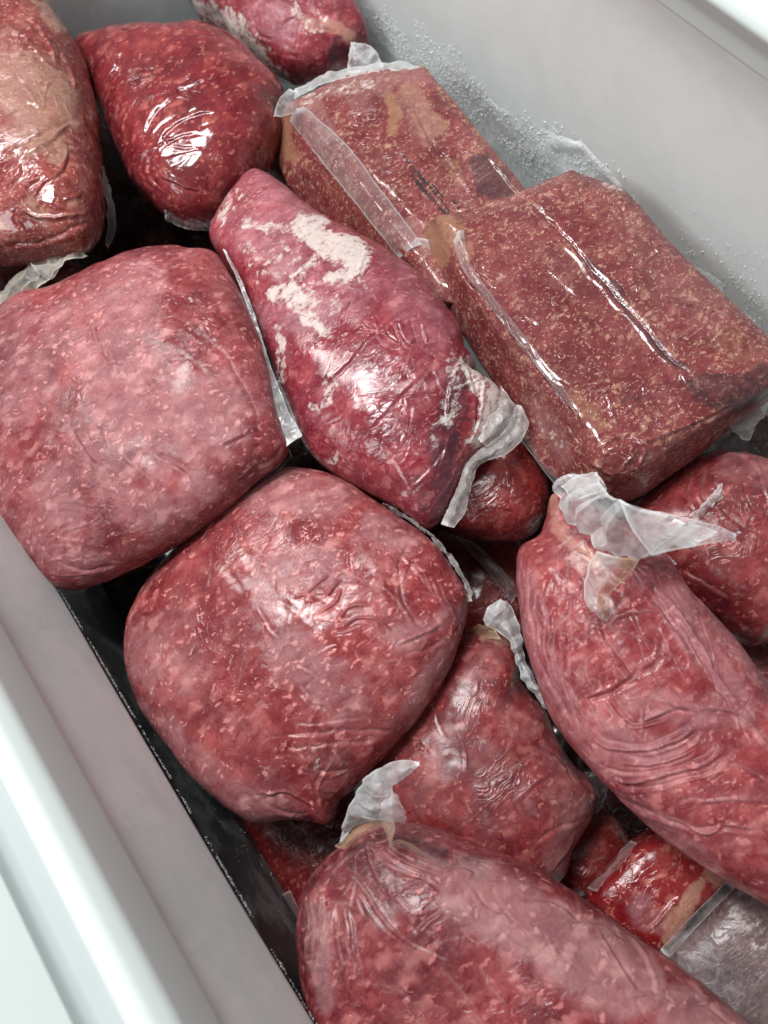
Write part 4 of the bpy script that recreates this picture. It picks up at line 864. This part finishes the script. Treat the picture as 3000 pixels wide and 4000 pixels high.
# ---- elongated right bag
out10 = [(2150, 1925), (2120, 2010), (2095, 2085), (2025, 2140), (2008, 2242), (2022, 2405), (2079, 2622), (2170, 2839), (2332, 3037), (2531, 3218), (2766, 3399), (3000, 3553), (3250, 3700), (3520, 3600), (3520, 3250), (3300, 2980), (3120, 2800), (2970, 2625), (2886, 2504), (2760, 2371), (2665, 2250), (2600, 2160), (2500, 2070), (2380, 1990), (2260, 1930)]
c10 = []
ja = random.Random(77)
for k in range(7):
    jx = ja.uniform(-30, 40); jy = ja.uniform(-14, 14); t0 = ja.randint(0, 1); arc = [(2290 + 14 * k + jx, 2846 + 31 * k + jy), (2380 + 12 * k, 2900 + 29 * k + jy), (2520 + 20 * k, 2908 + 25 * k - jy), (2650 + 22 * k, 2855 + 25 * k), (2740 + 22 * k + jx, 2790 + 22 * k - jy)]
    c10.append((arc[t0:5 - ja.randint(0, 1)], ja.uniform(5.5, 9), (-1, 0.9)[k % 2] * ja.uniform(1.2, 2.6)))
c10 += [([(2340, 2420), (2380, 2500), (2440, 2580), (2490, 2640)], 9, -3.0), ([(2500, 2590), (2480, 2640), (2400, 2690), (2290, 2740)], 10, -3.2), ([(2490, 2620), (2540, 2590), (2590, 2560)], 8, 2.8), ([(2380, 2720), (2440, 2800), (2490, 2830), (2580, 2800), (2660, 2760)], 10, -2.8), ([(2560, 2720), (2660, 2760), (2760, 2770), (2860, 2780), (2920, 2820)], 9, 3.2), ([(2500, 2830), (2620, 2770), (2720, 2760)], 8, 2.4),
        ([(2390, 2420), (2480, 2400), (2580, 2390)], 8, 2.2), ([(2600, 2480), (2560, 2600), (2500, 2640)], 9, -1.6), ([(2860, 2780), (2940, 2840), (2990, 2900), (3050, 2960)], 9, 2.6), ([(2560, 2300), (2680, 2440), (2780, 2600), (2890, 2760)], 12, 3.0), ([(2540, 2330), (2660, 2480), (2750, 2620)], 10, -2.0),
        ([(2320, 3040), (2420, 3110), (2560, 3180), (2720, 3230), (2860, 3230), (3000, 3240)], 10, -2.6), ([(2560, 3180), (2680, 3220), (2760, 3245), (2840, 3225), (2960, 3230)], 7, 2.6), ([(2720, 3140), (2850, 3120), (3000, 3130)], 8, 1.8), ([(2820, 2990), (2900, 2990), (3000, 3050)], 9, -2.4), ([(2400, 3170), (2560, 3230), (2700, 3330), (2850, 3430)], 10, 1.8),
        ([(2060, 2300), (2090, 2500), (2160, 2680), (2260, 2850)], 9, -1.2), ([(2120, 2300), (2150, 2480), (2200, 2640), (2290, 2780)], 9, -1.4), ([(2150, 2260), (2130, 2330), (2100, 2370)], 6, 1.4), ([(2230, 2380), (2170, 2460), (2150, 2560)], 8, -1.4), ([(2230, 2300), (2220, 2420), (2240, 2560)], 8, -1.2)]
for k in range(7): c10.append(([(2040 + 30 * k, 2160 + 60 * k), (2030 + 34 * k, 2300 + 70 * k), (2060 + 36 * k, 2420 + 70 * k)], 6, -1.1))
for k in range(8): c10.append(([(2560 + 40 * k, 2290 + 60 * k), (2610 + 40 * k, 2380 + 60 * k), (2700 + 34 * k, 2450 + 66 * k)], 6, (1.2, -1.2)[k % 2]))
c10 += random_creases(out10, 90, 91, ang=0.75, spread=0.8, amp=(-1.3, 1.2), length=(50, 200), width=(5, 9), region=(2500, 2800, 900)) + random_creases(out10, 110, 95, ang=1.05, spread=0.35, amp=(-1.3, 1.3), length=(60, 200), width=(4, 7), region=(2450, 2700, 1000))
root, base, V, F = pillow(NAME, out10, 0.012, 0.055, M_sausage, 'long wrinkled sausage-shaped bag of rosy meat topped by a big crumple of film', n=760, rings=200, crest=0.75, seed=22, creases=c10, lumps=2.6, lump_scale=14, center=(2700, 2880),
      paint=[('haze', [(2040, 2250), (2100, 2600), (2250, 2850), (2400, 3000)], 60, 0.45), ('haze', [(2620, 2350), (2760, 2560), (2900, 2760)], 60, 0.55), ('haze', [(2500, 2760), (2900, 2800)], 60, 0.35), ('haze', [(2450, 3120), (2800, 3400)], 50, 0.4), ('haze', [(2300, 2860), (2600, 2980)], 90, 0.3), ('dark', [(2230, 2150), (2300, 2260)], 60, 0.42), ('dark', [(2500, 2240), (2560, 2300)], 44, 0.45), ('tan', [(2160, 1950), (2200, 2080), (2330, 2190)], 40, 0.62), ('dark', [(2930, 2640), (3000, 2740)], 40, 0.4), ('haze', [(2700, 2300), (2960, 2640)], 40, 0.35)])
zt = 0.075
sheet('crumpled_end', [[(2160, 1900, .045), (2180, 1980, .055), (2230, 2050, .065), (2300, 2110, .07), (2390, 2160, .07), (2480, 2180, .068), (2580, 2160, .06)],
                       [(2180, 1875, .055), (2220, 1950, .075), (2290, 2010, .09), (2360, 2060, .095), (2450, 2100, .095), (2540, 2120, .09), (2640, 2140, .075)],
                       [(2210, 1865, .06), (2270, 1910, .08), (2340, 1950, .10), (2410, 2000, .105), (2490, 2040, .105), (2600, 2080, .095), (2720, 2115, .085)],
                       [(2250, 1870, .062), (2320, 1850, .085), (2370, 1920, .10), (2420, 1950, .108), (2540, 1995, .105), (2680, 2040, .095), (2800, 2080, .085)]], F_milky, root, base, 300, 140, 2.4, 48, 101, bub=(0.0, 0.45), ruffle=3.4, ruffle_n=8)
sheet('film_spike', [[(2410, 1955, .105), (2480, 1985, .10), (2580, 2000, .095), (2700, 2030, .09), (2800, 2060, .085), (2870, 2085, .08)], [(2460, 2060, .112), (2530, 2075, .106), (2620, 2080, .10), (2720, 2080, .092), (2800, 2090, .086), (2872, 2096, .08)],
                     [(2540, 2170, .10), (2600, 2160, .095), (2670, 2145, .092), (2750, 2130, .088), (2820, 2118, .084), (2868, 2108, .08)]], F_milky, root, base, 140, 60, 1.6, 36, 102, ruffle=1.2, ruffle_n=2.2)
sheet('film_roll', [[(2190, 1890, .06), (2250, 1865, .07), (2330, 1845, .08)], [(2215, 1925, .075), (2280, 1905, .085), (2355, 1880, .095)], [(2230, 1960, .07), (2300, 1940, .085), (2372, 1915, .09)]], F_milky, root, base, 60, 40, 1.6, 90, 103)
sheet('film_tail', [[(2320, 2150, .078), (2290, 2230, .080), (2275, 2330, .082), (2335, 2420, .080)], [(2410, 2170, .090), (2370, 2250, .092), (2325, 2345, .092), (2350, 2425, .084)], [(2500, 2185, .082), (2455, 2250, .084), (2385, 2330, .088), (2372, 2410, .080)]], F_yellow, root, base, 140, 80, 1.8, 50, 104, stain=(1.1, 0.1), ruffle=1.5, ruffle_n=3, label='yellowed film tail folded down from the crumpled end')

# ---- deep bags seen in the gaps
out13 = [(930, 3150), (960, 3290), (1040, 3420), (1125, 3555), (1190, 3700), (1400, 3800), (1560, 3500), (1450, 3200), (1300, 3000), (1050, 3000)]
root, base, V, F = pillow(NAME, out13, -0.12, 0.035, M_deep, 'dark red bag of meat deep beside the near wall, left of the front bag', n=240, rings=70, seed=23, lumps=3, creases=random_creases(out13, 20, 3))
sheet('film_edge', [[(1090, 3500, -.09), (1150, 3600, -.09), (1200, 3720, -.09)], [(1130, 3480, -.08), (1180, 3580, -.08), (1220, 3700, -.08)]], F_clear, root, base, 50, 14, 0.8, 80, 111)
out14 = [(2469, 3275), (2600, 3230), (2760, 3330), (2850, 3430), (2720, 3570), (2588, 3712), (2440, 3640), (2340, 3560), (2285, 3480), (2380, 3370)]
root, base, V, F = pillow(NAME, out14, -0.07, 0.03, M_bright, 'vivid red squarish pack of meat in the gap beside the grey pack', n=280, rings=90, power=4.5, seed=24, lumps=1.2, creases=[([(2660, 3500), (2590, 3570), (2530, 3640)], 9, 2.6), ([(2500, 3280), (2420, 3360), (2330, 3460)], 8, 2.4)] + random_creases(out14, 12, 9, amp=(-.6, .6)),
      paint=[('tan', [(2730, 3450), (2660, 3570), (2600, 3670)], 40, 0.8), ('haze', [(2500, 3540), (2560, 3600)], 55, 0.5), ('haze', [(2440, 3300), (2380, 3380)], 24, 0.6), ('tan', [(2780, 3400), (2840, 3440)], 40, 0.8)])
sheet('film_edge', [[(2460, 3282, -.045), (2390, 3370, -.045), (2290, 3470, -.045)], [(2490, 3290, -.035), (2430, 3370, -.035), (2330, 3480, -.038)]], F_smoke, root, base, 70, 20, 1.6, 130, 112)
out15 = [(2845, 3445), (2980, 3430), (3200, 3600), (3260, 4100), (3000, 4200), (2760, 4000), (2585, 3720), (2700, 3590)]
root, base, V, F = pillow(NAME, out15, -0.06, 0.03, M_grey, 'grey frost-covered pack in the bottom right corner under clear film', n=280, rings=90, power=4, seed=25, lumps=1.5, creases=random_creases(out15, 24, 13, amp=(-1, 1)), paint=[('frost', [(2880, 3560), (2960, 3700)], 60, 0.42), ('dark', [(2680, 3760), (2820, 3800)], 40, 0.4)])
sheet('film_edge', [[(2840, 3440, -.03), (2710, 3570, -.03), (2580, 3710, -.03)], [(2870, 3470, -.028), (2740, 3600, -.028), (2610, 3745, -.028)]], F_smoke, root, base, 70, 16, 0.7, 60, 113)
M_gap_shade = meat_material('dark_gap_filler', deep=(0.012, 0.004, 0.005), mid=(0.03, 0.006, 0.007), light=(0.07, 0.015, 0.014), fleck=(0.12, 0.04, 0.035), haze=0.02, haze_col=(0.1, 0.08, 0.08), gloss=0.12, fleck_amt=0.3, wrinkle=0.8, glitter=0.0)  # near-black packs added so the gaps between the bags read as shade
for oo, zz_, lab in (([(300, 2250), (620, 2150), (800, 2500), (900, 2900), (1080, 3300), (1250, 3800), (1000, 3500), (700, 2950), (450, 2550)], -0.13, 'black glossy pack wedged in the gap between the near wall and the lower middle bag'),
                     ([(1000, 1700), (1500, 1500), (2200, 1700), (2400, 2300), (2000, 2800), (1300, 2500)], -0.21, 'dark filler added as shade in the gap in the middle of the pile'),
                     ([(1900, 2900), (2400, 2700), (3000, 3000), (3050, 3500), (2500, 3500), (2100, 3500)], -0.19, 'black filler added as shade under the long sausage-shaped bag, in the lower right gap'),
                     ([(300, 300), (900, 500), (1300, 800), (1100, 1200), (500, 1250), (-100, 1150), (0, 700)], -0.16, 'black filler added as shade at the bottom of the upper left gap'),
                     ([(2250, 1500), (2700, 1500), (3200, 1400), (3300, 2100), (2700, 2300), (2300, 2100)], -0.17, 'dark filler added as shade between the largest block and the deep red bag')):
    pillow('dark_gap_filler', oo, zz_, 0.03, M_gap_shade, lab, n=200, rings=50, seed=33, lumps=2.5, fit=False, group='dark packs deep in the pile')
out16 = [(2340, 3160), (2470, 3280), (2420, 3400), (2300, 3490), (2150, 3520), (2120, 3300)]
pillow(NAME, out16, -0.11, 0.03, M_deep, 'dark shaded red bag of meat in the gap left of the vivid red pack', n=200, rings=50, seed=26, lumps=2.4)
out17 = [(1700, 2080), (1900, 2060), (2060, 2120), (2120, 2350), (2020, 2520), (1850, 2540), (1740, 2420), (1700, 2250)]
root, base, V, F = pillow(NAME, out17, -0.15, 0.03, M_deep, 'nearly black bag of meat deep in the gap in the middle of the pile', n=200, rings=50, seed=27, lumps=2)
sheet('film_fold', [[(1740, 2060, -.10), (1830, 2150, -.10), (1900, 2230, -.10), (1990, 2350, -.10)], [(1790, 2090, -.09), (1870, 2160, -.09), (1930, 2225, -.085), (2020, 2330, -.09)], [(1850, 2120, -.10), (1930, 2190, -.10), (1990, 2260, -.10), (2040, 2360, -.10)]], F_smoke, root, base, 80, 30, 1.0, 40, 114)
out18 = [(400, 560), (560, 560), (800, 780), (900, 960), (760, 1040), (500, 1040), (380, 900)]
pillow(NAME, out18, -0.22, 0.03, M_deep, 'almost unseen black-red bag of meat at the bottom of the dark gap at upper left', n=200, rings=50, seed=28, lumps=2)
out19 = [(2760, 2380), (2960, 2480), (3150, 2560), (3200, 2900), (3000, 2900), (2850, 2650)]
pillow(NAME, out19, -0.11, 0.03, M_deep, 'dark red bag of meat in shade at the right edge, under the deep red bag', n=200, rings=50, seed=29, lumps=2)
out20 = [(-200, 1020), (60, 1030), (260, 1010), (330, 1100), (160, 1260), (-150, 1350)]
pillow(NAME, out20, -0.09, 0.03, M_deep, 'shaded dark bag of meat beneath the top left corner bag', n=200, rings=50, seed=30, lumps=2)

# ---- front bag
out9 = [(1330, 3290), (1400, 3215), (1480, 3190), (1573, 3192), (1718, 3236), (1898, 3309), (2079, 3381), (2278, 3508), (2531, 3688), (2712, 3815), (2929, 3978), (3150, 4200), (3150, 4450), (2700, 4650), (1900, 4600), (1350, 4350), (1210, 4080), (1180, 3920), (1155, 3761), (1148, 3616), (1175, 3470), (1250, 3360)]
c9 = [([(1430, 3230), (1440, 3330), (1480, 3460)], 9, 2.6), ([(1510, 3250), (1530, 3310), (1620, 3360), (1760, 3400)], 9, 2.8), ([(1500, 3300), (1560, 3350), (1680, 3400)], 8, -2.6), ([(1760, 3410), (1800, 3380), (1860, 3400), (1830, 3450)], 8, -2.0), ([(1620, 3640), (1660, 3590), (1720, 3540)], 11, -2.8), ([(1180, 3700), (1240, 3600), (1260, 3470)], 9, 2.0), ([(1200, 3800), (1270, 3680), (1300, 3520)], 8, -2.0),
      ([(1350, 3400), (1420, 3480), (1500, 3600), (1590, 3680)], 8, 2.0), ([(1700, 3480), (1640, 3440), (1560, 3430)], 9, 2.0), ([(2020, 3500), (2150, 3520), (2280, 3600)], 9, -1.6), ([(2160, 3640), (2260, 3600), (2380, 3620), (2440, 3680)], 10, -2.4), ([(2340, 3620), (2420, 3760), (2500, 3880)], 9, -2.2), ([(2450, 3640), (2540, 3780), (2570, 3900)], 9, 1.6), ([(1850, 3460), (1900, 3540), (2000, 3560)], 9, -1.4),
      ([(2680, 3960), (2720, 3930), (2800, 3960), (2860, 4020)], 10, -2.4), ([(2440, 3900), (2600, 3880), (2760, 3900)], 10, 1.6), ([(1880, 3780), (1930, 3870), (1990, 3950)], 8, 1.5), ([(1300, 3900), (1340, 3780), (1400, 3680)], 9, 1.6)]
for k in range(8): c9.append(([(1180 + 28 * k, 3480 + 10 * k), (1200 + 28 * k, 3600 + 18 * k), (1190 + 34 * k, 3760 + 16 * k)], 6, (1.5, -1.5)[k % 2]))
c9 += random_creases(out9, 80, 93, ang=0.7, spread=0.7, amp=(-1.2, 1.1), length=(60, 240), width=(5, 9), region=(1900, 3700, 950))
root, base, V, F = pillow(NAME, out9, 0.0, 0.055, M_front, 'mauve bag of meat at the bottom front with twisted clear tip and brown-stained seal', n=700, rings=200, crest=0.60, seed=31, creases=c9, lumps=3.0, lump_scale=13, center=(1950, 3950),
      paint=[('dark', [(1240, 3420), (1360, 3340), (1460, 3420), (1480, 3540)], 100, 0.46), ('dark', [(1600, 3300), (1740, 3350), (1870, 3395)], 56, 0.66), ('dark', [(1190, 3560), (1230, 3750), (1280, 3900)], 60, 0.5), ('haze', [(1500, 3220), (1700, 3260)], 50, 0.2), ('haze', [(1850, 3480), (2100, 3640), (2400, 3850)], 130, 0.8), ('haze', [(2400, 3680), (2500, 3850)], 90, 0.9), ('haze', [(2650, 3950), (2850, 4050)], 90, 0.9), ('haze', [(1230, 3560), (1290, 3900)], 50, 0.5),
             ('tan', [(1340, 3280), (1430, 3220), (1490, 3190)], 26, 0.8), ('haze', [(1700, 3400), (1900, 3460)], 60, 0.4), ('haze', [(1750, 3420), (2000, 3450)], 40, 0.4), ('dark', [(1500, 3560), (1350, 3500)], 60, 0.25)])
zh = 0.045
sheet('twisted_tip', [[(1325, 3290, .03), (1345, 3200, .045), (1390, 3110, .06), (1430, 3040, .075), (1510, 2990, .085), (1590, 2968, .09), (1638, 2972, .09)],
                      [(1400, 3240, .04), (1420, 3180, .06), (1455, 3110, .075), (1490, 3060, .085), (1540, 3025, .092), (1600, 3000, .095), (1640, 2976, .09)],
                      [(1500, 3215, .04), (1530, 3190, .055), (1530, 3120, .068), (1540, 3065, .078), (1560, 3050, .085), (1615, 3020, .09), (1638, 2985, .09)]], F_milky, root, base, 200, 90, 1.8, 70, 121, bub=(0.9, 0.2), ruffle=2.2, ruffle_n=5)
sheet('film_lobe', [[(1500, 3110, .07), (1540, 3105, .07), (1560, 3150, .065)], [(1490, 3150, .075), (1550, 3150, .08), (1582, 3180, .065)], [(1480, 3200, .05), (1540, 3212, .055), (1580, 3205, .05)]], F_milky, root, base, 50, 40, 2.0, 110, 122)
sheet('stained_seal', [[(1310, 3310, .028), (1370, 3250, .036), (1440, 3210, .042), (1500, 3195, .042)], [(1330, 3320, .040), (1390, 3268, .046), (1450, 3230, .050), (1510, 3215, .048)]], F_yellow, root, base, 90, 20, 2.0, 150, 123, stain=1.0, label='brown-stained seal across the neck of the bag')
sheet('film_fold', [[(1480, 3200, .05), (1510, 3250, .05), (1525, 3310, .052), (1560, 3300, .055), (1640, 3340, .056), (1700, 3370, .055)], [(1530, 3195, .06), (1540, 3240, .066), (1535, 3290, .070), (1570, 3280, .070), (1650, 3330, .066), (1720, 3365, .058)]], F_yellow, root, base, 120, 24, 1.4, 90, 124, stain=0.55)

nt = sum(len(o.data.polygons) for o in COL.objects if o.type == 'MESH')
print('faces', nt, 'tris', sum(sum(len(p.vertices) - 2 for p in o.data.polygons[:1]) * len(o.data.polygons) for o in COL.objects if o.type == 'MESH'))
